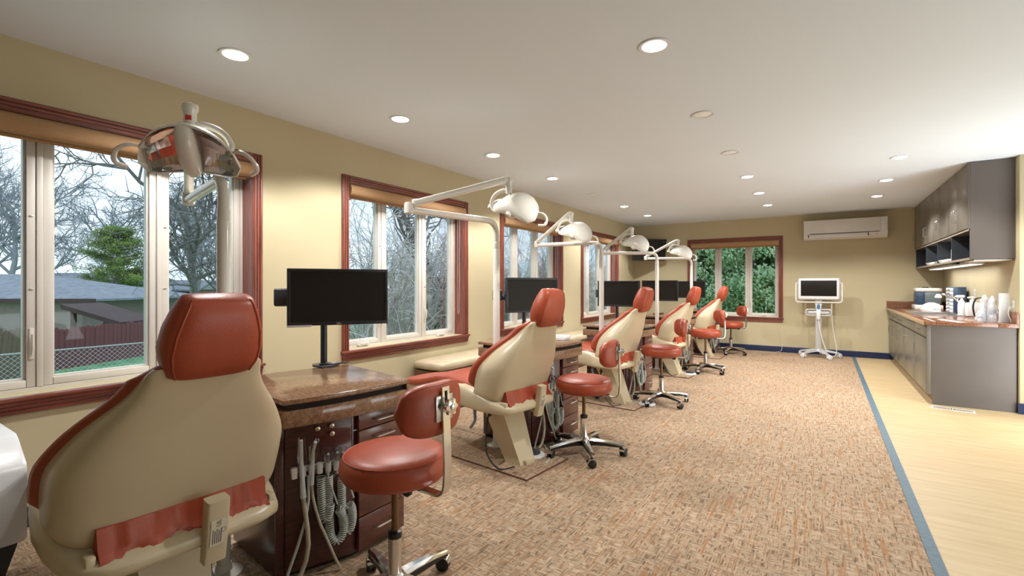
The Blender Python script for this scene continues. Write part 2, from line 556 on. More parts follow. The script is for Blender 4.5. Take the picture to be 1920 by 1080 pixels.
wb.box((XW, YB, ZS + DZ), (BW[0] + CAS, YB + TH, ZT + DZ)); wb.box((BW[1] - CAS, YB, ZS + DZ), (X1, YB + TH, ZT + DZ))
struct('wall_back', wb, M['wall'])
struct('wall_right', MB().box((XR, YS, 0), (X1, YB, ZC), 0.012), M['wall'])
struct('wall_side', MB().box((X1, Y0, 0), (X1 + 0.15, YS + 0.2, ZC)), M['wall'])
struct('wall_front', MB().box((XW - TH, Y0 - 0.15, 0), (X1 + 0.15, Y0, ZC)), M['wall'])
struct('baseboard_left', MB().box((XW, Y0, 0), (XW + 0.012, YB, 0.105), 0.003), M['navy'])
struct('baseboard_back', MB().box((XW + 0.012, YB - 0.012, 0), (0.97, YB, 0.105), 0.003), M['navy'])
struct('baseboard_right', MB().box((XR - 0.012, YS - 0.012, 0), (X1, YS, 0.105), 0.003), M['navy'])

# ------------------------------------------------------------------ windows (local x along the wall, local y outwards)
def bail(c, along, up, out, L=0.1, h=0.028, r=0.0045):
    """a bar handle: two posts and a bar; c centre, along = bar direction, out = away from the front"""
    c = Vector(c); A = Vector(along); O = Vector(out)
    return MB().tube(fillet_path([c - A * L / 2, c - A * L / 2 + O * h, c + A * L / 2 + O * h, c + A * L / 2], 0.012, 3), r, 6)

def window(n, W, wood_along):
    w = empty_struct('window_%d' % n)
    zb, zt = ZS, ZT
    i0, i1 = CAS, W - CAS
    def casing(a0, a1, z0, z1, mt, horizontal):
        b = MB()
        b.box((a0, -0.018, z0), (a1, 0.0, z1), 0.003)
        if horizontal:
            for k in range(3):
                zz = z0 + (z1 - z0) * (0.18 + 0.3 * k)
                b.box((a0 + 0.004, -0.0245 - 0.002 * k, zz - 0.007), (a1 - 0.004, -0.015, zz + 0.007), 0.003)
        else:
            for k in range(3):
                aa = a0 + (a1 - a0) * (0.2 + 0.3 * k)
                b.box((aa - 0.007, -0.0245 - 0.001 * k, z0), (aa + 0.007, -0.015, z1 - 0.004), 0.003)
        return obj('casing', b, mt, w)
    casing(0, CAS, zb - 0.0, zt + 0.07, M['wood_z'], False)
    casing(W - CAS, W, zb - 0.0, zt + 0.07, M['wood_z'], False)
    casing(CAS, W - CAS, zt, zt + 0.07, wood_along, True)
    d = 0.125
    obj('jamb', MB().box((i0, 0.0, zb), (i0 + 0.004, d, zt)), M['wood_z'], w)
    obj('jamb', MB().box((i1 - 0.004, 0.0, zb), (i1, d, zt)), M['wood_z'], w)
    obj('head_jamb', MB().box((i0 + 0.004, 0.0, zt - 0.004), (i1 - 0.004, d, zt)), wood_along, w)
    st = MB().box((-0.012, -0.045, zb - 0.022), (W + 0.012, -0.0, zb), 0.006)
    st.box((i0, -0.004, zb - 0.022), (i1, d, zb - 0.0005))
    obj('sill', st, wood_along, w)
    ap = MB()
    for k, (za, zc, dd) in enumerate(((0.022, 0.045, 0.032), (0.047, 0.066, 0.024), (0.068, 0.09, 0.018))):
        ap.box((0.0, -dd, zb - zc), (W, 0, zb - za), 0.004)
    obj('apron', ap, wood_along, w)
    # vinyl frame: border and two mullions
    fw = 0.022
    m1 = 0.55 * 0 + (i1 - i0) * 0.314 + i0
    m2 = (i1 - i0) * 0.666 + i0
    fr = MB()
    fr.box((i0 + 0.004, d, zb), (i0 + fw, TH, zt - 0.004)).box((i1 - fw, d, zb), (i1 - 0.004, TH, zt - 0.004))
    fr.box((i0 + fw, d, zb), (i1 - fw, TH, zb + 0.018)).box((i0 + fw, d, zt - 0.03), (i1 - fw, TH, zt - 0.004))
    for mm in (m1, m2):
        fr.box((mm - 0.014, d - 0.004, zb + 0.018), (mm + 0.014, TH, zt - 0.03), 0.003)
    obj('frame', fr, M['vinyl'], w)
    edges = [(i0 + fw, m1 - 0.014), (m1 + 0.014, m2 - 0.014), (m2 + 0.014, i1 - fw)]
    for k, (a0, a1) in enumerate(edges):
        s = MB()
        sw = 0.040
        z0, z1 = zb + 0.018, zt - 0.03
        for q0, q1, r0, r1 in ((a0, a0 + sw, z0, z1), (a1 - sw, a1, z0, z1), (a0 + sw, a1 - sw, z0, z0 + sw), (a0 + sw, a1 - sw, z1 - sw, z1)):
            s.box((q0 + 0.002, d + 0.004, r0 + 0.002), (q1 - 0.002 if q1 == a1 else q1, d + 0.06, r1), 0.002)
        sa = obj('sash', s, M['vinyl'], w)
        bead = MB()
        for q0, q1, r0, r1 in ((a0 + sw, a0 + sw + 0.01, z0 + sw, z1 - sw), (a1 - sw - 0.01, a1 - sw, z0 + sw, z1 - sw), (a0 + sw + 0.01, a1 - sw - 0.01, z0 + sw, z0 + sw + 0.01), (a0 + sw + 0.01, a1 - sw - 0.01, z1 - sw - 0.01, z1 - sw)):
            bead.box((q0, d + 0.022, r0), (q1, d + 0.06, r1))
        obj('glazing_bead', bead, M['vinyl'], sa)
        obj('pane', MB().box((a0 + sw + 0.006, d + 0.046, z0 + sw + 0.006), (a1 - sw - 0.006, d + 0.050, z1 - sw - 0.006)), M['glass'], sa)
    for k in (0, 2):
        a0, a1 = edges[k]
        c = (a0 + a1) / 2
        cr = MB().box((c - 0.055, d - 0.028, zb + 0.002), (c + 0.055, d + 0.004, zb + 0.022), 0.006)
        cr.tube([(c - 0.04, d - 0.03, zb + 0.03), (c, d - 0.045, zb + 0.036), (c + 0.045, d - 0.04, zb + 0.032)], [0.006, 0.007, 0.009], 6)
        obj('crank_handle', cr, M['vinyl'], w)
        ax = a1 - 0.02 if k == 0 else a0 + 0.02
        lk = MB().box((ax - 0.010, d - 0.004, zb + 0.17), (ax + 0.010, d + 0.006, zb + 0.34), 0.004)
        lk.tube([(ax, d - 0.004, zb + 0.20), (ax, d - 0.02, zb + 0.23), (ax, d - 0.022, zb + 0.31)], [0.006, 0.008, 0.006], 6)
        obj('latch', lk, M['vinyl'], w)
        sc_ = MB()
        for zz in (0.55, 0.95):
            sc_.box((ax - 0.008, d - 0.002, zb + zz), (ax + 0.008, d + 0.005, zb + zz + 0.006), 0.001)
        obj('fastener', sc_, M['steel'], w)
    return w

def blind(W, label, cord):
    b = thing('roller_blind', label, 'blind', group='roller blinds above the windows')
    a0, a1 = CAS + 0.006, W - CAS - 0.006
    prof = [(0.055, 0.004), (-0.012, 0.004)]
    for k in range(9):
        t = math.pi / 2 - math.pi * k / 8
        prof.append((-0.012 - 0.032 * math.cos(t), -0.046 + 0.048 * math.sin(t)))
    prof += [(-0.012, -0.096), (0.055, -0.096)]
    zt = ZT - 0.009
    rings = [[(a, p[0], zt + p[1]) for p in prof] for a in (a0, a1)]
    obj('cassette', MB().loft(rings), M['blind'], b)
    obj('fabric_edge', MB().box((a0 + 0.02, 0.028, zt - 0.115), (a1 - 0.02, 0.036, zt - 0.097), 0.002), M['blind'], b)
    cap = [[(a1, p[0] * 1.02, zt - 0.046 + (p[1] + 0.046) * 1.02) for p in prof], [(a1 + 0.004, p[0] * 1.02, zt - 0.046 + (p[1] + 0.046) * 1.02) for p in prof]]
    obj('end_cap', MB().loft(cap), M['vinyl'], b)
    if cord:
        x = W - CAS - 0.012
        obj('cord', MB().tube([(x, 0.045, zt - 0.10), (x, 0.046, 1.3), (x, 0.05, 0.95), (x, 0.06, 0.925), (x, 0.07, 0.95), (x, 0.074, 1.3), (x, 0.074, zt - 0.10)], 0.0016, 5), M['white'], b)
        obj('cord_weight', MB().lathe([(0.004, 0.03), (0.012, 0.012), (0.012, 0), (0.006, -0.02)], 10, (x - 0.004, 0.06, 0.885)), M['pearl'], b)
    return b

names = ['above the large window beside the first dental chair', 'above the second window from the near end', 'above the third window from the near end', 'above the fourth window, beside the far corner']
for i, (a, b) in enumerate(WIN):
    w = window(i + 1, b - a, M['wood_x'])
    w.location = (XW, a, 0); w.rotation_euler = (0, 0, R(90))
    bl = blind(b - a, 'tan roller blind rolled up ' + names[i], i > 0)
    bl.location = (XW, a, 0); bl.rotation_euler = (0, 0, R(90))
w = window(5, BW[1] - BW[0], M['wood_x'])
w.location = (BW[0], YB, DZ)
bl = blind(BW[1] - BW[0], 'tan roller blind rolled up above the end wall window', False)
bl.location = (BW[0], YB, DZ)
tag(obj('power_cord', MB().tube(smooth_path([(-0.70, YB - 0.012, 0.66), (-0.695, YB - 0.014, 0.40), (-0.66, YB - 0.016, 0.20), (-0.655, YB - 0.03, 0.12), (-0.67, YB - 0.06, 0.03), (-0.76, YB - 0.09, 0.006)], 5), 0.003, 6), M['white']), 'thin white cord hanging from the end wall window to the carpet', 'cord')

# ------------------------------------------------------------------ ceiling cans
def can(x, y, lit, label, grp):
    t = thing('ceiling_light', label, 'light', (x, y, ZC), 0, grp)
    prof = [(0.080, 0.0), (0.083, -0.004), (0.080, -0.007), (0.064, -0.006), (0.062, 0.0)]
    vs = MB()
    n = 28
    for (r, z) in prof:
        vs.v += [(r * math.cos(2 * math.pi * j / n), r * math.sin(2 * math.pi * j / n), z) for j in range(n)]
    for i in range(len(prof) - 1):
        for j in range(n):
            vs.f.append((i * n + j, i * n + (j + 1) % n, (i + 1) * n + (j + 1) % n, (i + 1) * n + j))
    obj('trim_ring', vs, M['white2'], t)
    if lit:
        obj('bulb', MB().lathe([(0.062, -0.001), (0.056, -0.008), (0.036, -0.013), (0.004, -0.015)], 20), M['bulb'], t)
        l = bpy.data.lights.new('can_lamp', 'SPOT')
        l.energy = CAN_POWER * 4; l.color = (1.0, 0.97, 0.93)
        l.spot_size = R(138); l.spot_blend = 0.35; l.shadow_soft_size = 0.05
        lo = bpy.data.objects.new('can_lamp', l); COL.objects.link(lo); lo.parent = t; lo.location = (0, 0, -0.07)
    else:
        obj('lens', MB().lathe([(0.062, -0.002), (0.05, -0.005), (0.004, -0.006)], 20), M['lens_off'], t)
    return t
ordn = ['first', 'second', 'third', 'fourth', 'fifth', 'sixth', 'seventh']
for k in range(7):
    lit = k != 4
    can(-2.72, 1.36 + 1.224 * k, lit, ('glowing' if lit else 'unlit') + ' round ceiling can light, %s from the near end of the row beside the windows' % ordn[k], 'can lights of the window row')
for k, y in enumerate((2.53, 3.755, 4.985, 6.21, 7.42, 8.62)):
    lit = k not in (1, 2)
    can(-0.755, y, lit, ('glowing' if lit else 'unlit') + ' round ceiling can light, %s from the near end of the middle row' % ordn[k], 'can lights of the middle row')
for k, y in enumerate((6.09, 7.34, 8.59)):
    can(0.635, y, True, 'glowing round ceiling can light, %s of three in the row beside the wall cabinets' % ordn[k], 'can lights beside the wall cabinets')
# one extra can light added out of view to brighten the room
for k, (x, y) in enumerate(((2.4, 5.2),)):
    can(x, y, True, 'added round ceiling can light out of view, brightening the room', 'added can lights out of view')

# ------------------------------------------------------------------ air conditioner on the end wall
ac = thing('air_conditioner', 'long white wall-mounted air conditioner high on the end wall', 'air conditioner', (0.29, YB, 2.06))
prof = [(0, 0.0), (-0.12, 0.0), (-0.185, 0.045), (-0.20, 0.10), (-0.205, 0.30), (-0.195, 0.335), (-0.17, 0.343), (0, 0.343)]
obj('housing', MB().loft([[(x, p[0], p[1]) for p in prof] for x in (-0.595, 0.595)]), M['white'], ac, sharp=50)
obj('front_panel', MB().box((-0.585, -0.213, 0.105), (0.50, -0.200, 0.338), 0.004), M['white'], ac)
obj('air_flap', MB().box((-0.52, -0.208, 0.028), (0.33, -0.176, 0.088), 0.006), M['white2'], ac)
obj('display_window', MB().box((0.51, -0.209, 0.10), (0.585, -0.198, 0.338), 0.003), M['white2'], ac)
obj('flap_gap', MB().box((-0.50, -0.206, 0.094), (0.49, -0.198, 0.104)), M['char'], ac)
for x in (-0.52, 0.335):
    obj('flap_pivot', MB().box((x - 0.006, -0.212, 0.035), (x + 0.006, -0.19, 0.085), 0.002), M['char'], ac)
obj('badge', MB().box((0.43, -0.206, 0.045), (0.47, -0.19, 0.055)), M['silver'], ac)

# ------------------------------------------------------------------ television in the far corner
tv = thing('television', 'flat black television on a bracket in the far corner', 'television', (-3.02, 9.80, 1.98), R(-48))
# local x to the viewer, y across
rt = Matrix.Rotation(R(10), 4, 'Y')
obj('bezel', MB().box((-0.045, -0.36, -0.225), (0.0, 0.36, 0.225), 0.006, mtx=rt), M['black'], tv)
obj('screen', MB().box((-0.002, -0.342, -0.20), (0.003, 0.342, 0.21), mtx=rt), M['screen'], tv)
obj('bracket', MB().tube([(-0.04, 0, 0), (-0.25, 0, 0.0), (-0.52, 0, 0.0)], 0.025, 8).box((-0.075, -0.11, -0.11), (-0.04, 0.11, 0.11), 0.004), M['black'], tv)
obj('mark', MB().box((0.0, 0.29, 0.165), (0.0045, 0.315, 0.172), mtx=rt), M['silver'], tv)

# ------------------------------------------------------------------ counter run
CX, CZ = 0.935, 0.835   # front plane of carcasses, underside of worktop
def base_unit(y0, y1, fronts, label):
    t = thing('base_cabinet', label, 'cabinet', (0, 0, 0), 0, 'base cabinets under the counter')
    obj('carcass', MB().box((CX, y0 + 0.001, 0.10), (XR - 0.003, y1 - 0.001, CZ)), M['cab_grey'], t)
    obj('toe_kick', MB().box((CX + 0.055, y0 + 0.001, 0.0), (CX + 0.07, y1 - 0.001, 0.10)), M['toe'], t)
    for kind, a0, a1, z0, z1, hp in fronts:
        d = obj(kind, MB().box((CX - 0.02, a0 + 0.003, z0 + 0.003), (CX, a1 - 0.003, z1 - 0.003), 0.002), M['cab_front'], t)
        if kind == 'door':
            obj('handle', bail((CX - 0.02, hp, z1 - 0.16), (0, 0, 1), None, (-1, 0, 0), 0.125, 0.034, 0.005), M['steel'], d)
        elif hp is not None:
            obj('handle', bail((CX - 0.02, hp, (z0 + z1) / 2 - 0.01), (0, 1, 0), None, (-1, 0, 0), 0.125, 0.034, 0.005), M['steel'], d)
    return t
base_unit(6.69, 7.45, [('drawer', 6.69, 7.45, 0.70, 0.83, 7.15), ('door', 6.69, 7.45, 0.105, 0.69, 7.25)], 'taupe base cabinet with one drawer at the open end of the counter')
base_unit(7.45, 9.14, [('drawer', 7.45, 9.14, 0.70, 0.83, 8.8), ('door', 7.45, 8.3, 0.105, 0.69, 8.12), ('door', 8.3, 9.14, 0.105, 0.69, 8.92)], 'wide taupe base cabinet with two doors below the sink')
base_unit(9.14, 10.215, [('drawer', 9.14, 9.68, 0.70, 0.83, 9.5), ('drawer', 9.68, 10.21, 0.70, 0.83, 9.9), ('door', 9.14, 9.68, 0.105, 0.69, 9.5), ('door', 9.68, 10.21, 0.105, 0.69, 9.86)], 'taupe base cabinet in the corner against the end wall')
ep = thing('end_panel', 'plain taupe panel closing the open end of the counter', 'panel')
obj('board', MB().prism([(CX + 0.025, 0.0), (XR - 0.012, 0.0), (XR - 0.012, CZ), (CX - 0.02, CZ), (CX - 0.02, 0.105), (CX + 0.025, 0.105)], 0, 0.025), M['cab_grey'], ep)
ep.children[0].data.transform(Matrix(((1, 0, 0, 0), (0, 0, -1, 6.675), (0, 1, 0, 0), (0, 0, 0, 1))))
obj('corner_stile', MB().box((CX - 0.022, 6.645, 0.105), (CX + 0.01, 6.652, CZ), 0.001), M['cab_front'], ep)
wt = thing('worktop', 'red brown speckled worktop with upstand running along the alcove', 'worktop')
def with_sink():
    b = MB()
    b.box((0.885, 6.62, 0.838), (0.99, YB - 0.002, 0.878), 0.003)
    b.box((1.45, 6.62, 0.838), (XR - 0.002, YB - 0.002, 0.878), 0.003)
    b.box((0.98, 6.62, 0.838), (1.46, 7.98, 0.878), 0.003)
    b.box((0.98, 8.78, 0.838), (1.46, YB - 0.002, 0.878), 0.003)
    return b
obj('top', with_sink(), M['granite_red'], wt)
obj('front_edge', MB().box((0.880, 6.622, 0.836), (0.888, YB - 0.002, 0.879), 0.002), mat('tan painted edge reflection', (0.42, 0.30, 0.18), 0.3, var=0.15, scale=20), wt)  # tan colour paints in the light reflected along the front edge
obj('upstand', MB().box((XR - 0.024, 6.62, 0.878), (XR - 0.002, YB - 0.02, 0.995), 0.002), M['granite_red'], wt)
obj('upstand', MB().box((0.885, YB - 0.022, 0.878), (XR - 0.002, YB - 0.002, 0.985), 0.002), M['granite_red'], wt)
sk = thing('sink', 'shallow steel sink set in the worktop', 'sink')
sb = MB()
for a, b in (((0.97, 7.96, 0.878), (1.0, 8.80, 0.884)), ((1.43, 7.96, 0.878), (1.46, 8.80, 0.884)), ((1.0, 7.96, 0.878), (1.43, 7.99, 0.884)), ((1.0, 8.77, 0.878), (1.43, 8.80, 0.884))):
    sb.box(a, b, 0.002)
obj('rim', sb, M['steel'], sk)
bb = MB()
for a, b in (((0.99, 7.985, 0.72), (1.0, 8.775, 0.879)), ((1.43, 7.985, 0.72), (1.44, 8.775, 0.879)), ((1.0, 7.985, 0.72), (1.43, 7.995, 0.879)), ((1.0, 8.765, 0.72), (1.43, 8.775, 0.879)), ((0.99, 7.985, 0.71), (1.44, 8.775, 0.72))):
    bb.box(a, b)
obj('bowl', bb, M['steel'], sk)
fc = thing('faucet', 'arched chrome faucet leaning over the sink', 'faucet', (1.515, 8.36, 0.878))
obj('base', MB().lathe([(0.028, 0), (0.028, 0.02), (0.02, 0.03), (0.02, 0.05)], 14), M['chrome'], fc)
obj('spout', MB().tube(smooth_path([(0, 0, 0.04), (-0.02, 0, 0.12), (-0.10, 0, 0.215), (-0.19, 0, 0.255), (-0.235, 0, 0.25)], 5), 0.014, 10), M['chrome'], fc)
obj('spray_head', MB().lathe([(0.014, 0.0), (0.024, -0.02), (0.03, -0.045), (0.024, -0.055)], 14, (-0.25, 0, 0.262), sx=1.3), M['white2'], fc)
obj('lever', MB().tube([(0, -0.02, 0.05), (0.0, -0.05, 0.08), (0.01, -0.09, 0.10)], 0.007, 8), M['chrome'], fc)

st_ = thing('sterilizer', 'grey counter machine with rounded white lid in the corner', 'machine', (1.36, 9.88, 0.878))
obj('tray', MB().box((-0.17, -0.18, 0), (0.17, 0.16, 0.07), 0.012), M['white'], st_)
obj('body', MB().box((-0.15, -0.14, 0.07), (0.16, 0.15, 0.275), 0.03, 3), M['teal_grey'], st_)
obj('front_window', MB().box((-0.155, -0.145, 0.08), (-0.04, -0.02, 0.265), 0.012), M['navy_plastic'], st_)
obj('lid', MB().box((-0.158, -0.15, 0.27), (0.166, 0.155, 0.335), 0.028, 3), M['white'], st_)
obj('lid_knob', MB().lathe([(0.04, 0), (0.036, 0.012), (0.01, 0.016)], 14, (-0.02, 0, 0.335)), M['black'], st_)
def lumpy(ax, ay, h, seed, amp=0.09):
    rnd = random.Random(seed)
    b = MB()
    rings = []
    for k in range(7):
        t = k / 6
        s = math.sqrt(max(0.02, 1 - (t * 0.98) ** 2.6))
        rings.append([Vector((ax * s * math.cos(a) * (1 + amp * rnd.uniform(-1, 1)), ay * s * math.sin(a) * (1 + amp * rnd.uniform(-1, 1)), h * t)) for a in [2 * math.pi * j / 18 for j in range(18)]])
    b.loft(rings)
    return b
tw = obj('folded_towel', lumpy(0.12, 0.26, 0.12, 3), M['paper']); tw.location = (1.33, 9.28, 0.879)
tag(tw, 'heap of white towel on worktop in front of the grey machine', 'towel')
rk = thing('drawer_organizer', 'tall slate blue organizer with white drawer fronts on the worktop', 'organizer', (1.43, 8.52, 0.878))
obj('case', MB().box((0.012, 0, 0), (0.14, 0.42, 0.355), 0.006), M['navy_plastic'], rk)
for k in range(7):
    d = obj('drawer', MB().box((0.0, 0.02, 0.012 + k * 0.048), (0.03, 0.40, 0.052 + k * 0.048), 0.004), M['white2'], rk)
    obj('pull', MB().box((-0.012, 0.17, 0.024 + k * 0.048), (0.002, 0.25, 0.034 + k * 0.048), 0.003), M['navy_plastic'], d)
sp = thing('spray_bottle', 'white trigger spray bottle between blue organizer and white jug', 'bottle', (1.45, 8.12, 0.878), R(200))
obj('bottle', MB().lathe([(0.036, 0), (0.038, 0.01), (0.038, 0.13), (0.03, 0.17), (0.014, 0.20), (0.014, 0.22)], 16), M['white2'], sp)
obj('trigger_head', MB().box((-0.03, -0.014, 0.22), (0.055, 0.014, 0.255), 0.008).box((0.05, -0.008, 0.228), (0.072, 0.008, 0.246), 0.003), M['white2'], sp)
obj('trigger', MB().tube([(0.03, 0, 0.22), (0.045, 0, 0.20), (0.04, 0, 0.17)], 0.006, 6), M['white2'], sp)
jg = thing('soap_jug', 'squat white plastic jug with pump beside the spray bottle', 'jug', (1.50, 7.86, 0.878))
obj('body', MB().box((-0.062, -0.05, 0), (0.062, 0.05, 0.17), 0.018, 3), M['white2'], jg)
obj('neck', MB().lathe([(0.024, 0.165), (0.024, 0.195), (0.018, 0.20), (0.008, 0.205), (0.008, 0.23)], 14), M['white2'], jg)
obj('pump', MB().tube([(0.02, 0, 0.232), (0, 0, 0.236), (-0.045, 0, 0.228)], 0.009, 8), M['white2'], jg)
lit = thing('acrylic_holder', 'upright white board stand at the open end of the worktop', 'holder', (1.54, 6.80, 0.878))
obj('panel', MB().box((-0.045, -0.006, 0), (0.035, 0.006, 0.30), 0.004), M['white2'], lit)
obj('foot', MB().box((-0.045, -0.006, 0), (0.035, 0.16, 0.008), 0.003), M['white2'], lit)
bgn = 0
for (x, y, h, ax) in ((1.42, 6.99, 0.20, 0.045), (1.46, 7.12, 0.28, 0.05), (1.39, 6.92, 0.11, 0.04), (1.47, 6.90, 0.27, 0.04)):
    bag = thing('supply_bag', ['small bag of bluish supplies leaning by white board stand', 'tall plastic bag of supplies behind the others at the worktop end', 'lowest plastic bag at the front of the worktop end', 'plastic bag pressed against the white board stand'][bgn], 'bag', (x, y, 0.879), bgn * 1.1, 'plastic supply bags at the worktop end')
    obj('pouch', lumpy(ax, 0.06, h, 20 + bgn, 0.24), M['milky'], bag)
    rn = random.Random(50 + bgn)
    for q in range(4):
        zz = h * (0.12 + 0.2 * q)
        obj('packet', MB().box((-ax * 0.5, -0.03, zz), (ax * 0.45, 0.03, zz + h * 0.13), 0.006, mtx=Matrix.Rotation(rn.uniform(-0.3, 0.3), 4, 'Z')), [M['paper'], M['blue_tip'], M['paper'], M['white2']][q], bag)
    bgn += 1
hk = tag(obj('bag_strap', MB().tube(smooth_path([(1.36, 7.04, 0.93), (1.345, 7.02, 1.03), (1.36, 6.99, 1.11), (1.40, 6.97, 1.13)], 5), 0.008, 8), M['black']), 'black curved strap beside the plastic supply bags', 'strap')

def outlet(loc, rz, label):
    o = thing('wall_outlet', label, 'outlet', loc, rz, 'wall outlets')
    obj('plate', MB().box((-0.036, -0.006, -0.058), (0.036, 0, 0.058), 0.003), M['white'], o)
    for z in (-0.022, 0.022):
        s = obj('socket', MB().box((-0.016, -0.009, z - 0.014), (0.016, -0.005, z + 0.014), 0.004), M['vinyl'], o)
        obj('slots', MB().box((-0.008, -0.0095, z - 0.005), (-0.005, -0.0085, z + 0.006)).box((0.005, -0.0095, z - 0.005), (0.008, -0.0085, z + 0.006)), M['char'], s)
    return o
outlet((XR, 8.25, 1.15), R(-90), 'outlet on the alcove wall behind the soap jug')
oo = outlet((XR, 6.78, 1.05), R(-90), 'outlet with a plug by the white board stand')
obj('plug', MB().box((-0.016, -0.035, -0.04), (0.016, -0.008, -0.008), 0.005).tube(smooth_path([(0.0, -0.03, -0.03), (0.02, -0.045, -0.07), (0.03, -0.03, -0.14), (0.03, -0.028, -0.165)], 4), 0.004, 6), M['white'], oo)
wo = outlet((XW, 1.04, 0.49), R(90), 'wide beige outlet plate on the wall behind the first dental chair')
wo.scale = (1.5, 1, 1)

# wall cabinets and open shelf above the counter
UX = 1.272
def wall_unit(y0, y1, label):
    t = thing('wall_cabinet', label, 'cabinet', (0, 0, 0), 0, 'wall cabinets above the counter')
    obj('carcass', MB().box((UX, y0 + 0.001, 1.85), (XR - 0.002, y1 - 0.001, ZC - 0.004)), M['cab_grey'], t)
    n = 2 if y1 - y0 > 0.7 else 1
    wd_ = (y1 - y0) / n
    for k in range(n):
        a0 = y0 + k * wd_; a1 = a0 + wd_
        d = obj('door', MB().box((UX - 0.02, a0 + 0.003, 1.855), (UX, a1 - 0.003, ZC - 0.008), 0.002), M['cab_front'], t)
        hp = a1 - 0.05 if k == 0 else a0 + 0.05
        obj('handle', bail((UX - 0.02, hp, 2.03), (0, 0, 1), None, (-1, 0, 0), 0.125, 0.034, 0.005), M['steel'], d)
    return t
wall_unit(6.755, 7.72, 'taupe two-door wall cabinet beside the big end panel')
wall_unit(7.72, 8.67, 'taupe two-door wall cabinet, second from the end panel')
wall_unit(8.67, 9.62, 'taupe two-door wall cabinet, third from the end panel')
wall_unit(9.62, 10.21, 'narrow taupe wall cabinet against the end wall')
up = thing('tall_end_panel', 'tall taupe panel at the end of the wall cabinets', 'panel')
obj('board', MB().box((UX - 0.004, 6.725, 1.528), (XR - 0.002, 6.754, ZC - 0.003)), M['cab_grey'], up)
obj('front_stile', MB().box((UX - 0.022, 6.725, 1.845), (UX - 0.005, 6.754, ZC - 0.004), 0.001), M['cab_grey'], up)
cb = thing('cubby_shelf', 'open row of four cubbies below the wall cabinets', 'shelf')
obj('shelf_board', MB().box((UX - 0.004, 6.755, 1.528), (XR - 0.002, 10.21, 1.546)), M['cab_grey'], cb)
obj('top_board', MB().box((UX - 0.004, 6.755, 1.832), (XR - 0.002, 10.21, 1.849)), M['cab_grey'], cb)
obj('back_board', MB().box((XR - 0.012, 6.755, 1.546), (XR - 0.002, 10.21, 1.832)), M['cubby'], cb)
for y in (6.756, 7.60, 8.45, 9.30, 10.19):
    obj('divider', MB().box((UX - 0.002, y, 1.546), (XR - 0.012, y + 0.017, 1.832)), M['cubby'], cb)
lipm = mat('pale shelf lip', (0.32, 0.28, 0.22), 0.35, var=0.06)
obj('front_lip', MB().box((UX - 0.009, 6.755, 1.526), (UX - 0.004, 10.21, 1.548)).box((UX - 0.009, 6.755, 1.830), (UX - 0.004, 10.21, 1.850)), lipm, cb)
ul = thing('under_cabinet_light', 'slim white light fixture under the cubby shelf', 'light')
obj('housing', MB().box((1.34, 7.2, 1.492), (1.47, 9.6, 1.527), 0.008), M['white'], ul)
obj('diffuser', MB().box((1.35, 7.22, 1.488), (1.46, 9.58, 1.493), 0.001), M['tube_glow'], ul)
ull = bpy.data.lights.new('strip_lamp', 'AREA'); ull.shape = 'RECTANGLE'; ull.size = 0.1; ull.size_y = 2.3; ull.energy = 6.0; ull.color = (1.0, 0.97, 0.92)
uo = bpy.data.objects.new('strip_lamp', ull); COL.objects.link(uo); uo.parent = ul; uo.location = (1.405, 8.4, 1.485)
obj('switch_block', MB().box((1.31, 7.6, 1.508), (1.34, 7.85, 1.527), 0.004), M['black'], ul)
ul2 = tag(obj('under_shelf_panel', MB().box((1.30, 6.76, 1.512), (1.585, 7.15, 1.526), 0.004), M['white']), 'pale board fixed under the nearest cubby', 'board')
def paper_stack(y, x, w, l, n, label, lean=0):
    t = thing('paper_stack', label, 'paper', (x, y, 1.547), lean, 'white papers in the cubbies')
    for k in range(n):
        obj('sheet_bundle', MB().box((-w / 2, -l / 2, k * 0.012), (w / 2, l / 2, k * 0.012 + 0.011), 0.002, mtx=Matrix.Rotation(0.03 * ((k * 7) % 3 - 1), 4, 'Z')), M['paper'], t)
paper_stack(9.0, 1.38, 0.22, 0.55, 3, 'low stack of white papers in the cubby third from the end panel')
paper_stack(8.1, 1.37, 0.20, 0.5, 3, 'low stack of white papers in the cubby second from the end panel')
bx = thing('tissue_box', 'upright white box in the second cubby', 'box', (1.36, 7.74, 1.548))
obj('carton', MB().box((-0.06, -0.08, 0), (0.06, 0.08, 0.15), 0.008), M['paper'], bx)
obj('tissue', lumpy(0.03, 0.03, 0.04, 5), M['white2'], bx)
bx.children[1].location = (0, 0, 0.148)

# floor vent
fv = thing('floor_vent', 'pale metal floor vent in the vinyl beside the counter end', 'vent', (1.09, 6.475, 0), R(-8))
obj('frame', MB().box((-0.165, -0.055, 0), (0.165, -0.043, 0.006), 0.002).box((-0.165, 0.043, 0), (0.165, 0.055, 0.006), 0.002).box((-0.165, -0.043, 0), (-0.15, 0.043, 0.006), 0.002).box((0.15, -0.043, 0), (0.165, 0.043, 0.006), 0.002).box((-0.005, -0.043, 0), (0.005, 0.043, 0.006), 0.002), M['vinyl'], fv)
obj('well', MB().box((-0.15, -0.043, 0.0005), (0.15, 0.043, 0.0015)), M['gap'], fv)
sm = MB().box((-0.005, -0.043, 0.0), (0.005, 0.043, 0.0055)).mesh('slat', M['vinyl'])
for k in range(13):
    for sgn in (-1, 1):
        s = obj('slat', sm, None, fv); s.location = (sgn * (0.017 + k * 0.0108), 0, 0); s.rotation_euler = (0, 0, 0.0); s.scale = (0.45, 1, 1)

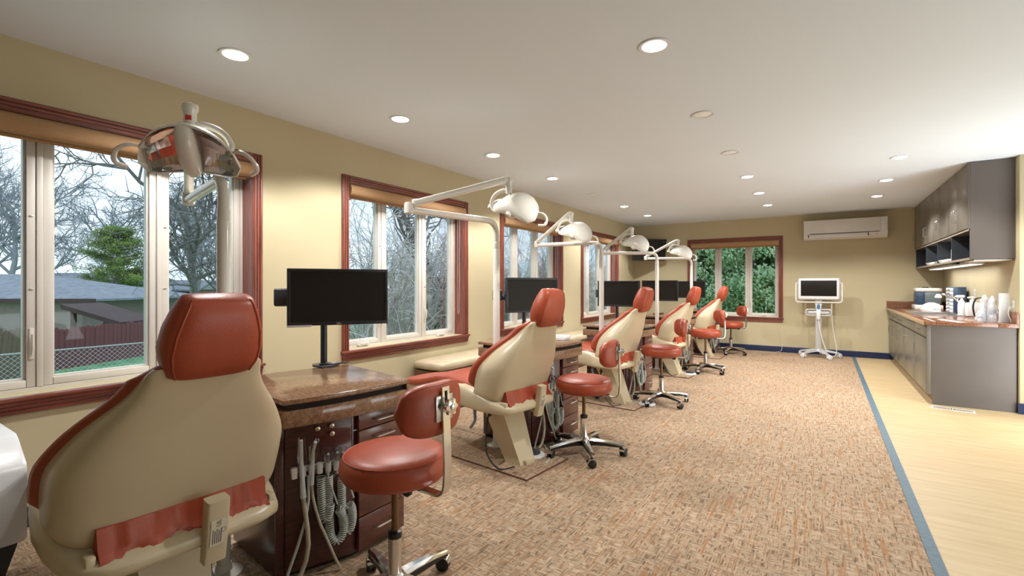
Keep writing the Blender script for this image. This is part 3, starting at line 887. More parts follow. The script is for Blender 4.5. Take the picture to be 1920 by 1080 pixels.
# ------------------------------------------------------------------ dental chair (local x towards the headrest, y across, origin on the floor under the hips)
def dense(tab, n=3):
    V = [Vector(r) for r in tab]
    return [tuple(p) for p in smooth_path(V, n)]
SHELL = [(0.465, 0.235, 0.08), (0.48, 0.285, 0.13), (0.52, 0.325, 0.20), (0.58, 0.334, 0.215), (0.65, 0.336, 0.225), (0.72, 0.328, 0.220), (0.80, 0.288, 0.188), (0.86, 0.246, 0.148), (0.92, 0.198, 0.100), (0.97, 0.172, 0.068), (1.005, 0.162, 0.035), (1.02, 0.148, 0.03)]
def bx_(z):                       # rear plane of the leaning back
    return 0.365 * (z - 0.5)
def sec(t, e):
    a = t * math.pi / 2
    s, c = math.sin(a), math.cos(a)
    return math.copysign(abs(s) ** e, s), 1 - abs(c) ** e
def make_chair():
    c = thing('dental_chair', 'x', 'dental chair', group='row of red and cream dental chairs')
    # shell of the back
    nt_ = 24
    outer, inner = [], []
    for z, w, wr in dense(SHELL):
        ro, ri = [], []
        for j in range(nt_ + 1):
            y, x = sec(-1 + 2 * j / nt_, 0.62)
            ro.append(Vector((bx_(z) - wr * x ** 1.5, y * w, z)))
            ri.append(Vector((bx_(z) - 0.03 - (wr - 0.02) * x ** 1.5, y * (w - 0.014), min(z, 1.008) + (0.006 if z < 0.5 else 0))))
        outer.append(ro); inner.append(ri)
    rings = [ro + ri[::-1] for ro, ri in zip(outer, inner)]
    obj('back_shell', MB().loft(rings), M['cream'], c, sharp=60)
    # upholstery of the back, showing past the rim of the shell
    rings = []
    rows = [r for r in dense(SHELL) if 0.535 < r[0] < 1.012]
    for i, (zz, w, wr) in enumerate(rows):
        k = min(1.0, (i + 0.25) / 3.0, (len(rows) - 1 - i + 0.6) / 2.0)
        ws = w - 0.005 - 0.05 * (1 - k)
        if i == len(rows) - 1: zz += 0.02
        ext = (0.030 + 0.045 * min(1.0, max(0.0, (zz - 0.53) / 0.10))) * (0.5 + 0.5 * k)
        front, rear = [], []
        for j in range(nt_ + 1):
            y, x = sec(-1 + 2 * j / nt_, 0.62)
            xr = bx_(zz) - 0.024 - (wr - 0.024) * x ** 1.5
            rear.append(Vector((xr, y * ws, zz)))
            front.append(Vector((xr - ext - 0.02 * (1 - x), y * (ws - 0.006), zz)))
        xe = bx_(zz) - wr
        br_ = [Vector((xe - ext * 0.25, ws + 0.020 * k, zz)), Vector((xe - ext * 0.65, ws + 0.024 * k, zz))]
        bl_ = [Vector((v.x, -v.y, v.z)) for v in br_[::-1]]
        rings.append(rear + br_ + front[::-1] + bl_)
    obj('back_cushion', MB().loft(rings), M['red'], c, sharp=70)
    # headrest
    U = Vector((math.sin(R(20)), 0, math.cos(R(20))))
    V = Vector((-math.cos(R(20)), 0, math.sin(R(20))))
    base = Vector((bx_(0.98) + 0.012, 0, 0.978))
    spec = [(0.0, 0.102, 0.035, 0.0), (0.012, 0.122, 0.052, 0.0), (0.05, 0.137, 0.063, 0.0), (0.09, 0.143, 0.066, 0.004), (0.15, 0.136, 0.064, 0.006), (0.20, 0.120, 0.058, 0.008), (0.238, 0.104, 0.048, 0.010), (0.252, 0.096, 0.036, 0.012), (0.257, 0.07, 0.02, 0.012)]
    rg = [superring(base + U * h + V * (0.035 + o), w, d, 0.55, 32, (0, 1, 0), V) for h, w, d, o in spec]
    hr = obj('headrest', MB().loft(rg), M['red'], c, sharp=70)
    seam = []
    for side in (-1, 1):
        pts = [base + U * h + V * (0.035 + o) - V * d * 0.80 + Vector((0, side * w * 0.86, 0)) for h, w, d, o in spec[1:8]]
        seam.append(pts)
    obj('piping', MB().tube(seam[0] + seam[1][::-1], 0.0035, 6), M['red'], hr)
    obj('neck_post', MB().box((bx_(0.93) - 0.045, -0.05, 0.90), (bx_(0.93) - 0.03, 0.05, 1.05), 0.004), M['chrome'], hr)
    # seat
    sp_ = [(0.005, 0.20, 0.545, 0.49), (-0.03, 0.245, 0.562, 0.485), (-0.15, 0.27, 0.572, 0.495), (-0.35, 0.288, 0.598, 0.51), (-0.52, 0.285, 0.612, 0.52), (-0.66, 0.262, 0.595, 0.51), (-0.82, 0.228, 0.553, 0.475), (-0.98, 0.212, 0.517, 0.445), (-1.10, 0.198, 0.50, 0.435), (-1.15, 0.17, 0.490, 0.435), (-1.165, 0.12, 0.478, 0.445)]
    rg = [superring((x, 0, (zt + zb) / 2), w, (zt - zb) / 2, 0.5, 32) for x, w, zt, zb in sp_]
    obj('seat_cushion', MB().loft(rg), M['red'], c, sharp=70)
    sh = [(0.082, 0.17, 0.440, 0.418), (0.078, 0.225, 0.446, 0.405), (0.04, 0.285, 0.462, 0.392), (-0.06, 0.315, 0.495, 0.385), (-0.18, 0.332, 0.545, 0.385), (-0.32, 0.334, 0.580, 0.395), (-0.46, 0.318, 0.572, 0.405), (-0.62, 0.275, 0.545, 0.41), (-0.80, 0.225, 0.502, 0.41), (-0.98, 0.196, 0.470, 0.408), (-1.08, 0.175, 0.458, 0.410), (-1.12, 0.13, 0.45, 0.418)]
    rg = [superring((x, 0, (zt + zb) / 2), w, (zt - zb) / 2, 0.42, 36) for x, w, zt, zb in sh]
    obj('seat_shell', MB().loft(rg), M['cream'], c, sharp=60)
    # loose vinyl skirt between back and seat
    sk_ = []
    for k in range(31):
        y = -0.245 + 0.49 / 30 * k
        w1 = 0.007 * math.sin(k * 0.9) + 0.005 * math.sin(k * 2.3 + 1)
        w2 = 0.006 * math.sin(k * 0.7 + 2) + 0.004 * math.sin(k * 1.9)
        sk_.append([Vector((0.034, y, 0.438)), Vector((0.050 + w1, y, 0.452)), Vector((0.042 + w2, y, 0.468 + w1 * 0.3)), Vector((0.036 - w1, y, 0.486)), Vector((0.02, y, 0.545)), Vector((-0.04, y, 0.545)), Vector((-0.04, y, 0.438))])
    obj('lumbar_skirt', MB().loft(sk_), M['red'], c, sharp=50)
    for s in (-1, 1):
        obj('hinge_block', MB().box((-0.01, s * 0.262 - 0.012, 0.435), (0.042, s * 0.262 + 0.012, 0.48), 0.004), M['cream'], c)
    # bracket carrying the back
    br = MB()
    pth = [(0.078, 0.56), (0.072, 0.51), (0.062, 0.44), (0.045, 0.345)]
    rings = []
    for k, (x, z) in enumerate(pth):
        d = 0.024 if k < 3 else 0.020
        rings.append(superring((x + 0.028, 0.045, z), 0.034, d, 0.25, 20, (0, 1, 0), (0.985, 0, -0.15)))
    obj_b = obj('back_bracket', br.loft(rings), M['cream'], c, sharp=50)
    # rating label on the bracket: local frame follows the rear face
    P0 = Vector((0.0655 + 0.028, 0.045, 0.455)); ex = Vector((0, 1, 0)); ey = Vector((0.15, 0, 0.98)).normalized(); ez = ex.cross(ey)
    if ez.x < 0: ex = -ex; ez = -ez
    FR = Matrix(((ex.x, ey.x, ez.x, P0.x + ez.x * 0.0245), (ex.y, ey.y, ez.y, P0.y + ez.y * 0.0245), (ex.z, ey.z, ez.z, P0.z + ez.z * 0.0245), (0, 0, 0, 1)))
    obj('rating_label', MB().box((-0.024, -0.045, -0.001), (0.024, 0.045, 0.0004), mtx=FR), mat('label paper', (0.66, 0.60, 0.47), 0.6, var=0.02), obj_b)
    ink = MB()
    for k in range(5):
        ink.box((-0.018 + 0.0062 * k, -0.038, 0), (-0.0155 + 0.0062 * k, 0.012 - 0.006 * (k % 2), 0.0008), mtx=FR)
    for q in range(14):
        a = 2 * math.pi * q / 14
        ink.box((0.002 + 0.007 * math.cos(a) - 0.001, -0.0 + 0.007 * math.sin(a) - 0.001 + 0.0, 0), (0.002 + 0.007 * math.cos(a) + 0.001, 0.007 * math.sin(a) + 0.001, 0.0008), mtx=FR @ Matrix.Translation((0.013, 0.004, 0)))
    obj('label_print', ink, M['char'], obj_b)
    text_mesh('label_mark', 'UL', 0.02, M['char'], obj_b, FR @ Matrix.Translation((0.0, 0.032, 0.0006)) @ Matrix.Rotation(R(90), 4, 'Z'))
    obj('back_link', MB().tube([(0.05, 0.045, 0.365), (-0.05, 0.045, 0.40), (-0.12, 0.045, 0.41)], 0.013, 8), M['cream'], c)
    # pedestal
    lo = [(-0.115, -0.085, 0), (0.025, -0.085, 0), (0.025, 0.075, 0), (-0.115, 0.075, 0)]
    mid = [(-0.145, -0.09, 0.06), (0.0, -0.09, 0.06), (0.0, 0.08, 0.06), (-0.145, 0.08, 0.06)]
    hi = [(-0.32, -0.12, 0.40), (-0.13, -0.12, 0.40), (-0.13, 0.11, 0.40), (-0.32, 0.11, 0.40)]
    obj('pedestal', MB().loft([[Vector(p) for p in q] for q in (lo, mid, hi)]), M['cream'], c)
    obj('pedestal_foot', MB().box((-0.01, -0.05, 0.0), (0.045, 0.05, 0.035), 0.006), M['cream'], c)
    obj('pump_cover', MB().lathe([(0.18, 0.372), (0.20, 0.385), (0.20, 0.40)], 20, (-0.22, 0, 0), sx=1.0, sy=1.0), M['cream'], c)
    obj('floor_plate', MB().box((-0.95, -0.24, 0), (0.19, 0.24, 0.008), 0.002), M['carpet'], c)
    seam_ = MB()
    for a, b in (((-0.956, -0.246, 0), (0.196, -0.24, 0.0085)), ((-0.956, 0.24, 0), (0.196, 0.246, 0.0085)), ((0.19, -0.24, 0), (0.196, 0.24, 0.0085))):
        seam_.box(a, b)
    obj('plate_edge', seam_, mat('dark red seam', (0.12, 0.045, 0.03), 0.8), c)
    obj('release_lever', MB().tube(smooth_path([(-0.30, -0.16, 0.40), (-0.29, -0.22, 0.37), (-0.27, -0.24, 0.31), (-0.31, -0.245, 0.25)], 5), [0.012] * 10 + [0.010] * 6, 8), M['lever'], c)
    obj('power_cable', MB().tube(smooth_path([(-0.25, -0.1, 0.39), (-0.20, -0.2, 0.24), (-0.12, -0.28, 0.12), (-0.05, -0.24, 0.02), (0.0, -0.13, 0.012)], 6), 0.006, 6), M['black'], c)
    obj('pivot_bolt', MB().lathe([(0.016, -0.004), (0.016, 0.006), (0.008, 0.010)], 12, mtx=Matrix.Translation((-0.24, -0.113, 0.33)) @ Matrix.Rotation(R(90), 4, 'X')), M['char'], c)
    return c
chair_spots = [(-1.795, 0.745, R(-3)), (-1.77, 2.88, R(-6)), (-1.76, 4.91, R(-5)), (-1.70, 6.91, R(-4)), (-1.66, 8.92, R(-3))]
chair_labels = ['cream backed dental chair with deep red headrest before the large window, largest of its row',
                'red and cream dental chair between first and second wooden desks',
                'red and cream dental chair, third in the row from the near end',
                'red and cream dental chair, fourth in the row from the near end',
                'red and cream dental chair, last in the row near the end wall window']
ch0 = make_chair()
for i, (x, y, a) in enumerate(chair_spots):
    o = ch0 if i == 0 else dup(ch0)
    o.location = (x, y, 0); o.rotation_euler = (0, 0, a); o['label'] = chair_labels[i]

# ------------------------------------------------------------------ stool (local x = side of the backrest)
def make_stool():
    s = thing('operator_stool', 'x', 'stool', group='round red operator stools')
    prof = [(0.02, 0.425), (0.17, 0.425), (0.196, 0.434), (0.208, 0.452), (0.212, 0.475), (0.207, 0.500), (0.194, 0.520), (0.165, 0.533), (0.10, 0.540), (0.004, 0.543)]
    st = obj('seat', MB().lathe(prof, 40), M['red'], s, sharp=70)
    n = 40
    obj('seam', MB().tube([(0.196 * math.cos(2 * math.pi * j / n), 0.196 * math.sin(2 * math.pi * j / n), 0.5195) for j in range(n + 1)], 0.0022, 5), M['red'], st)
    obj('under_plate', MB().box((-0.09, -0.07, 0.405), (0.11, 0.07, 0.427), 0.004).box((-0.10, -0.02, 0.395), (-0.05, 0.02, 0.41), 0.003), M['black'], s)
    obj('tilt_knob', MB().lathe([(0.012, 0), (0.020, 0.008), (0.020, 0.022), (0.012, 0.03)], 10, mtx=Matrix.Translation((0.12, -0.035, 0.41)) @ Matrix.Rotation(R(90), 4, 'X')), M['black'], s)
    # back bar: flat chrome strip bending up behind the seat
    path = fillet_path([(0.06, 0, 0.412), (0.265, 0, 0.405), (0.275, 0, 0.50), (0.262, 0, 0.81)], 0.06, 6)
    rings = []
    for i, p in enumerate(path):
        d = (Vector(path[min(i + 1, len(path) - 1)]) - Vector(path[max(i - 1, 0)])).normalized()
        nn = Vector((d.z, 0, -d.x))
        rings.append([Vector(p) + Vector((0, -0.019, 0)) + nn * 0.004, Vector(p) + Vector((0, 0.019, 0)) + nn * 0.004, Vector(p) + Vector((0, 0.019, 0)) - nn * 0.004, Vector(p) + Vector((0, -0.019, 0)) - nn * 0.004])
    bar = obj('back_bar', MB().loft(rings), M['chrome'], s)
    obj('bar_slot', MB().box((0.2655, -0.005, 0.73), (0.2695, 0.005, 0.795)), M['gap'], bar)
    # curved pad, wrapping around the sitter
    rings = []
    for k in range(17):
        t = -1 + 2 * k / 16
        ang = t * 0.66
        hh = 0.094 * max(0.0, 1 - abs(t) ** 3.4) ** 0.5 + 0.004
        rr = 0.032 * max(0.0, 1 - abs(t) ** 6) ** 0.5 + 0.004
        cx_ = -0.04 + 0.262 * math.cos(ang); cy_ = 0.262 * math.sin(ang)
        rings.append(superring((cx_, cy_, 0.725), hh, rr, 0.6, 20, (0, 0, 1), (math.cos(ang), math.sin(ang), 0)))
    pad = obj('backrest', MB().loft(rings), M['red'], s, sharp=70)
    sm_ = []
    for k in range(2, 15):
        t = -1 + 2 * k / 16; ang = t * 0.66
        hh = 0.094 * max(0.0, 1 - abs(t) ** 3.4) ** 0.5 + 0.004
        sm_.append(((-0.04 + (0.262 + 0.022) * math.cos(ang)), (0.262 + 0.022) * math.sin(ang), 0.725 + hh * 0.93))
    sb_ = [(x, y, 0.725 - (z - 0.725)) for x, y, z in sm_[::-1]]
    obj('seam', MB().tube(sm_ + sb_ + [sm_[0]], 0.0022, 5), M['red'], pad)
    obj('pad_plate', MB().box((0.252, -0.045, 0.685), (0.262, 0.045, 0.78), 0.003), M['steel'], pad)
    kb = MB().lathe([(0.008, 0), (0.008, 0.012), (0.024, 0.014), (0.027, 0.022), (0.024, 0.030), (0.012, 0.032), (0.012, 0.038), (0.004, 0.039)], 14, mtx=Matrix.Translation((0.268, 0, 0.74)) @ Matrix.Rotation(R(90), 4, 'Y'))
    for q in range(6):
        a = 2 * math.pi * q / 6
        kb.lathe([(0.008, 0.015), (0.008, 0.029)], 8, mtx=Matrix.Translation((0.268, 0.024 * math.cos(a), 0.74 + 0.024 * math.sin(a))) @ Matrix.Rotation(R(90), 4, 'Y'))
    obj('adjusting_knob', kb, M['chrome'], s)
    obj('gas_rod', MB().lathe([(0.0135, 0.17), (0.0135, 0.41)], 16), M['bronze'], s)
    obj('collar', MB().lathe([(0.027, 0.268), (0.027, 0.290), (0.018, 0.294)], 18), M['black'], s)
    obj('column', MB().lathe([(0.030, 0.085), (0.030, 0.12), (0.026, 0.13), (0.026, 0.272)], 20), M['chrome'], s)
    obj('hub', MB().lathe([(0.036, 0.068), (0.044, 0.08), (0.044, 0.115), (0.03, 0.13)], 20), M['chrome'], s)
    for k in range(5):
        a = 2 * math.pi * k / 5 + 0.25
        rot = Matrix.Rotation(a, 4, 'Z')
        rr = []
        for x, w, zt, zb in ((0.03, 0.030, 0.122, 0.075), (0.10, 0.024, 0.118, 0.082), (0.20, 0.019, 0.108, 0.084), (0.275, 0.016, 0.095, 0.076), (0.292, 0.013, 0.090, 0.074)):
            rr.append([rot @ Vector(p) for p in ((x, -w, zt - 0.012), (x, -w * 0.55, zt), (x, w * 0.55, zt), (x, w, zt - 0.012), (x, w, zt - 0.016), (x, -w, zt - 0.016))])
        leg = obj('leg', MB().loft(rr), M['chrome'], s)
        rr = []
        for x, w, zt, zb in ((0.03, 0.026, 0.106, 0.070), (0.10, 0.021, 0.102, 0.074), (0.20, 0.016, 0.092, 0.070), (0.285, 0.012, 0.078, 0.066)):
            rr.append([rot @ Vector(p) for p in ((x, -w, zt), (x, w, zt), (x, w, zb), (x, -w, zb))])
        obj('leg_underside', MB().loft(rr), M['black'], leg)
        ca = thing('caster', None, None, parent=s)
        ca.location = rot @ Vector((0.283, 0, 0)); ca.rotation_euler = (0, 0, a + 1.1 + 0.9 * k)
        for sg in (-1, 1):
            obj('wheel', MB().lathe([(0.010, 0), (0.026, 0.001), (0.030, 0.006), (0.030, 0.014), (0.022, 0.018), (0.006, 0.019)], 18, mtx=Matrix.Translation((0.012, sg * 0.004, 0.030)) @ Matrix.Rotation(R(-90 * sg), 4, 'X')), M['black'], ca)
        hood = []
        for q in range(9):
            t = math.pi * (0.05 + 0.85 * q / 8)
            hood.append([Vector((0.012 + r_ * math.cos(t), yy, 0.030 + r_ * math.sin(t))) for r_, yy in ((0.036, -0.020), (0.036, 0.020), (0.031, 0.020), (0.031, -0.020))])
        obj('hood', MB().loft(hood), M['chrome'], ca)
        obj('stem', MB().lathe([(0.006, 0.055), (0.006, 0.085)], 8), M['steel'], ca)
    return s
stool_spots = [(-1.425, 1.325, 0.0, 0.085), (-1.508, 3.285, 0.10, 0.04), (-1.459, 5.146, 0.45, 0.08), (-1.438, 7.318, 0.52, 0.08), (-1.421, 9.45, 0.55, 0.055)]
stool_labels = ['round red stool with chrome back bar in front of the first desk',
                'round red stool on five chrome legs before the second desk',
                'round red stool before the third desk, between second and fourth stools',
                'round red stool, fourth in the row, before the fourth desk',
                'round red stool nearest the end wall window']
s0 = make_stool()
for i, (x, y, a, dz) in enumerate(stool_spots):
    o = s0 if i == 0 else dup(s0)
    for ch in o.children:      # gas lift height of each stool
        nm = ch.name.split('.')[0]
        z = dz - (stool_spots[0][3] if i else 0)
        if nm in ('seat', 'under_plate', 'tilt_knob', 'back_bar', 'backrest', 'adjusting_knob'):
            ch.location.z += z
        elif nm == 'gas_rod':
            ch.location.z += z
    o.location = (x, y, 0); o.rotation_euler = (0, 0, a); o['label'] = stool_labels[i]

# ------------------------------------------------------------------ delivery desk (local coordinates = first desk's world position minus its origin)
OX, OY = -2.10, 1.45
def L2(pts): return [(x - OX, y - OY) for x, y in pts]
def coil_path(center, rad, pitch, n=9):
    """a wire wound around a centre line"""
    P = smooth_path(center, 14)
    out = []
    T = [(P[min(i + 1, len(P) - 1)] - P[max(i - 1, 0)]).normalized() for i in range(len(P))]
    length = [0.0]
    for i in range(1, len(P)): length.append(length[-1] + (P[i] - P[i - 1]).length)
    N = T[0].orthogonal().normalized()
    steps = int(length[-1] / pitch * n)
    i = 0
    for s in range(steps):
        d = length[-1] * s / steps
        while i < len(P) - 2 and length[i + 1] < d: i += 1
        f = (d - length[i]) / max(1e-9, length[i + 1] - length[i])
        c = P[i].lerp(P[i + 1], f); t = T[i].lerp(T[i + 1], f).normalized()
        N = (N - t * N.dot(t)).normalized(); B = t.cross(N)
        a = 2 * math.pi * s / n
        out.append(c + (N * math.cos(a) + B * math.sin(a)) * rad)
    return out
PA = Vector((-1.95 - OX, 1.145 - OY, 0)); PB = Vector((-1.83 - OX, 1.44 - OY, 0))
pd = (PB - PA).normalized(); pn = Vector((pd.y, -pd.x, 0))
def pp(p, z, n=0.03): 
    v = PA + pd * p + pn * n
    return Vector((v.x, v.y, z))
def make_desk():
    d = thing('delivery_desk', 'x', 'desk', group='dark cherry instrument desks')
    bow = []
    a, b = Vector((-1.87, 1.125)), Vector((-1.766, 1.738))
    nrm = Vector(((b - a).y, -(b - a).x)).normalized()
    for k in range(9):
        t = k / 8
        q = a.lerp(b, t) + nrm * 0.032 * 4 * t * (1 - t)
        bow.append((q.x, q.y))
    back = [(-2.40, 1.855), (-2.52, 1.46), (-2.47, 1.19)]
    top = L2(bow + back)
    obj('worktop', MB().prism(top, 0.766, 0.787, 0.003), M['granite'], d)
    def inset(pts, k):
        cx_ = sum(p[0] for p in pts) / len(pts); cy_ = sum(p[1] for p in pts) / len(pts)
        return [(cx_ + (x - cx_) * k, cy_ + (y - cy_) * k) for x, y in pts]
    obj('slot_core', MB().prism(inset(top, 0.92), 0.735, 0.766), M['gap'], d)
    obj('slot_end', MB().prism(L2([bow[-1], (bow[-1][0] + 0.004, bow[-1][1] - 0.02), (bow[-1][0] - 0.25, bow[-1][1] + 0.02), (-2.39, 1.85)]), 0.738, 0.766), M['granite'], d)
    obj('apron', MB().prism(inset(top, 0.995), 0.668, 0.739, 0.003), M['granite'], d)
    body = L2([(-1.95, 1.145), (-1.83, 1.44), (-1.835, 1.738), (-2.36, 1.80), (-2.44, 1.47), (-2.42, 1.20)])
    obj('carcass', MB().prism(body, 0.02, 0.668, 0.003), M['desk'], d)
    obj('plinth', MB().prism(inset(body, 0.94), 0.0, 0.02), M['gap'], d)
    # panel carrying the instruments
    def pbox(p0, p1, z0, z1, n0, n1, bev=0.002):
        mx = Matrix(((pd.x, pn.x, 0, PA.x), (pd.y, pn.y, 0, PA.y), (0, 0, 1, 0), (0, 0, 0, 1)))
        return MB().box((p0, n0, z0), (p1, n1, z1), bev, mtx=mx)
    obj('instrument_panel', pbox(0.03, 0.31, 0.03, 0.66, 0.0, 0.012), M['desk'], d)
    for p, z in ((0.159, 0.634), (0.219, 0.638), (0.221, 0.602)):
        mx = Matrix.Translation(pp(p, z, 0.012)) @ Matrix(((pd.x, 0, pn.x, 0), (pd.y, 0, pn.y, 0), (0, 1, 0, 0), (0, 0, 0, 1)))
        obj('control_knob', MB().lathe([(0.006, 0), (0.006, 0.010), (0.010, 0.012), (0.011, 0.020), (0.005, 0.024)], 12, mtx=mx), M['brass'], d)
    for p in (0.005,):
        obj('stile', pbox(p - 0.012, p + 0.02, 0.02, 0.665, -0.004, 0.01), M['desk'], d)
    # drawers
    fx = -1.806 - OX
    zs = [(0.59, 0.662, 0.625), (0.498, 0.585, 0.545), (0.33, 0.493, 0.455), (0.185, 0.325, 0.288), (0.028, 0.18, 0.112)]
    for z0, z1, hz in zs:
        dr = obj('drawer', MB().box((fx - 0.022, 1.458 - OY, z0), (fx, 1.742 - OY, z1), 0.003), M['drawer'], d)
        obj('handle', bail((fx, 1.60 - OY, hz), (0, 1, 0), None, (1, 0, 0), 0.115, 0.03, 0.0045), M['steel'], dr)
    # instrument holder and what hangs on it
    hb = obj('holder_bar', pbox(0.05, 0.26, 0.455, 0.478, 0.012, 0.028, 0.004), M['white'], d)
    for p in (0.062, 0.096, 0.131, 0.165, 0.20, 0.235, 0.262):
        obj('clip', pbox(p - 0.012, p + 0.012, 0.440, 0.488, 0.026, 0.052, 0.005), M['white'], hb)
    def rod(pts, r, m, nm, n=10):
        return obj(nm, MB().tube([pp(*q) for q in pts], r, n), m, d)
    h1 = rod([(0.096, 0.355, 0.05), (0.093, 0.44, 0.048), (0.088, 0.52, 0.052), (0.086, 0.606, 0.058)], [0.013, 0.0095, 0.008, 0.007], M['white2'], 'suction_handpiece')
    obj('plastic_sleeve', MB().tube([pp(0.098, 0.34, 0.05), pp(0.093, 0.45, 0.05), pp(0.090, 0.53, 0.055), pp(0.087, 0.615, 0.06)], [0.018, 0.016, 0.020, 0.014], 8), M['sleeve'], h1)
    h2 = rod([(0.131, 0.40, 0.045), (0.134, 0.48, 0.045), (0.137, 0.55, 0.05), (0.141, 0.592, 0.075)], [0.010, 0.009, 0.007, 0.007], M['white2'], 'saliva_handpiece')
    obj('plastic_sleeve', MB().tube([pp(0.130, 0.38, 0.045), pp(0.135, 0.50, 0.05), pp(0.138, 0.56, 0.05), pp(0.145, 0.60, 0.085)], [0.014, 0.016, 0.020, 0.012], 8), M['sleeve'], h2)
    for k, (p, z) in enumerate(((0.20, 0.50), (0.238, 0.50), (0.262, 0.495))):
        h = rod([(p, z - 0.075, 0.04), (p, z - 0.02, 0.042), (p - 0.004, z + 0.02, 0.06), (p - 0.01, z + 0.035, 0.09)], [0.008, 0.0095, 0.0085, 0.006], M['steel'], 'handpiece')
        obj('plastic_sleeve', MB().tube([pp(p, z - 0.10, 0.04), pp(p, z, 0.045), pp(p - 0.004, z + 0.035, 0.062), pp(p - 0.018, z + 0.045, 0.11)], [0.011, 0.018, 0.022, 0.014], 8), M['sleeve'], h)
    rod([(0.096, 0.355, 0.05), (0.104, 0.29, 0.052), (0.112, 0.22, 0.056), (0.115, 0.15, 0.06), (0.105, 0.09, 0.063), (0.085, 0.04, 0.066), (0.055, 0.013, 0.07)], 0.0095, M['hose_cream'], 'suction_hose')
    rod([(0.131, 0.40, 0.045), (0.136, 0.345, 0.046), (0.147, 0.29, 0.048), (0.166, 0.22, 0.05), (0.196, 0.14, 0.055), (0.225, 0.06, 0.06), (0.245, 0.012, 0.065)], 0.0062, M['hose_cream'], 'saliva_hose')
    rod([(0.118, 0.445, 0.045), (0.118, 0.34, 0.046), (0.106, 0.25, 0.042), (0.075, 0.15, 0.045), (0.04, 0.06, 0.05), (0.022, 0.01, 0.055)], 0.0065, M['hose_grey'], 'air_hose')
    def coil(pts, nm='coiled_hose', rad=0.0165, pitch=0.0098):
        q = coil_path([pp(*a_) for a_ in pts], rad, pitch, 9)
        return obj(nm, MB().tube(q, 0.0036, 5), M['hose_grey'], d, sharp=80)
    coil([(0.170, 0.425, 0.04), (0.173, 0.34, 0.036), (0.178, 0.26, 0.036), (0.190, 0.232, 0.038), (0.203, 0.25, 0.042), (0.210, 0.30, 0.046)])
    coil([(0.203, 0.425, 0.04), (0.205, 0.33, 0.032), (0.207, 0.23, 0.032), (0.214, 0.15, 0.032), (0.237, 0.118, 0.034), (0.262, 0.14, 0.036), (0.272, 0.20, 0.04), (0.250, 0.255, 0.048), (0.238, 0.27, 0.05)])
    coil([(0.258, 0.40, 0.04), (0.260, 0.34, 0.036), (0.262, 0.25, 0.034), (0.272, 0.165, 0.034), (0.292, 0.15, 0.036), (0.306, 0.19, 0.038), (0.303, 0.25, 0.044), (0.290, 0.275, 0.05)])
    rod([(0.275, 0.46, 0.045), (0.285, 0.40, 0.05), (0.298, 0.34, 0.05), (0.310, 0.30, 0.048)], 0.004, M['hose_grey'], 'air_line', 6)
    rod([(0.19, 0.46, 0.045), (0.205, 0.40, 0.052), (0.222, 0.34, 0.054), (0.238, 0.29, 0.052)], 0.0035, M['hose_grey'], 'air_line', 6)
    return d
desk_labels = ['dark cherry desk with drawers and hanging hoses beside the first dental chair', 'dark cherry desk with drawers behind the second dental chair', 'dark cherry desk partly hidden behind the third dental chair', 'dark cherry desk mostly hidden behind the fourth dental chair', 'dark cherry desk at the far end near the end wall']
d0 = make_desk()
STEP = (0.035, 2.0)
for i in range(5):
    o = d0 if i == 0 else dup(d0)
    o.location = (OX + STEP[0] * i, OY + STEP[1] * i, 0); o['label'] = desk_labels[i]
DT = 0.787

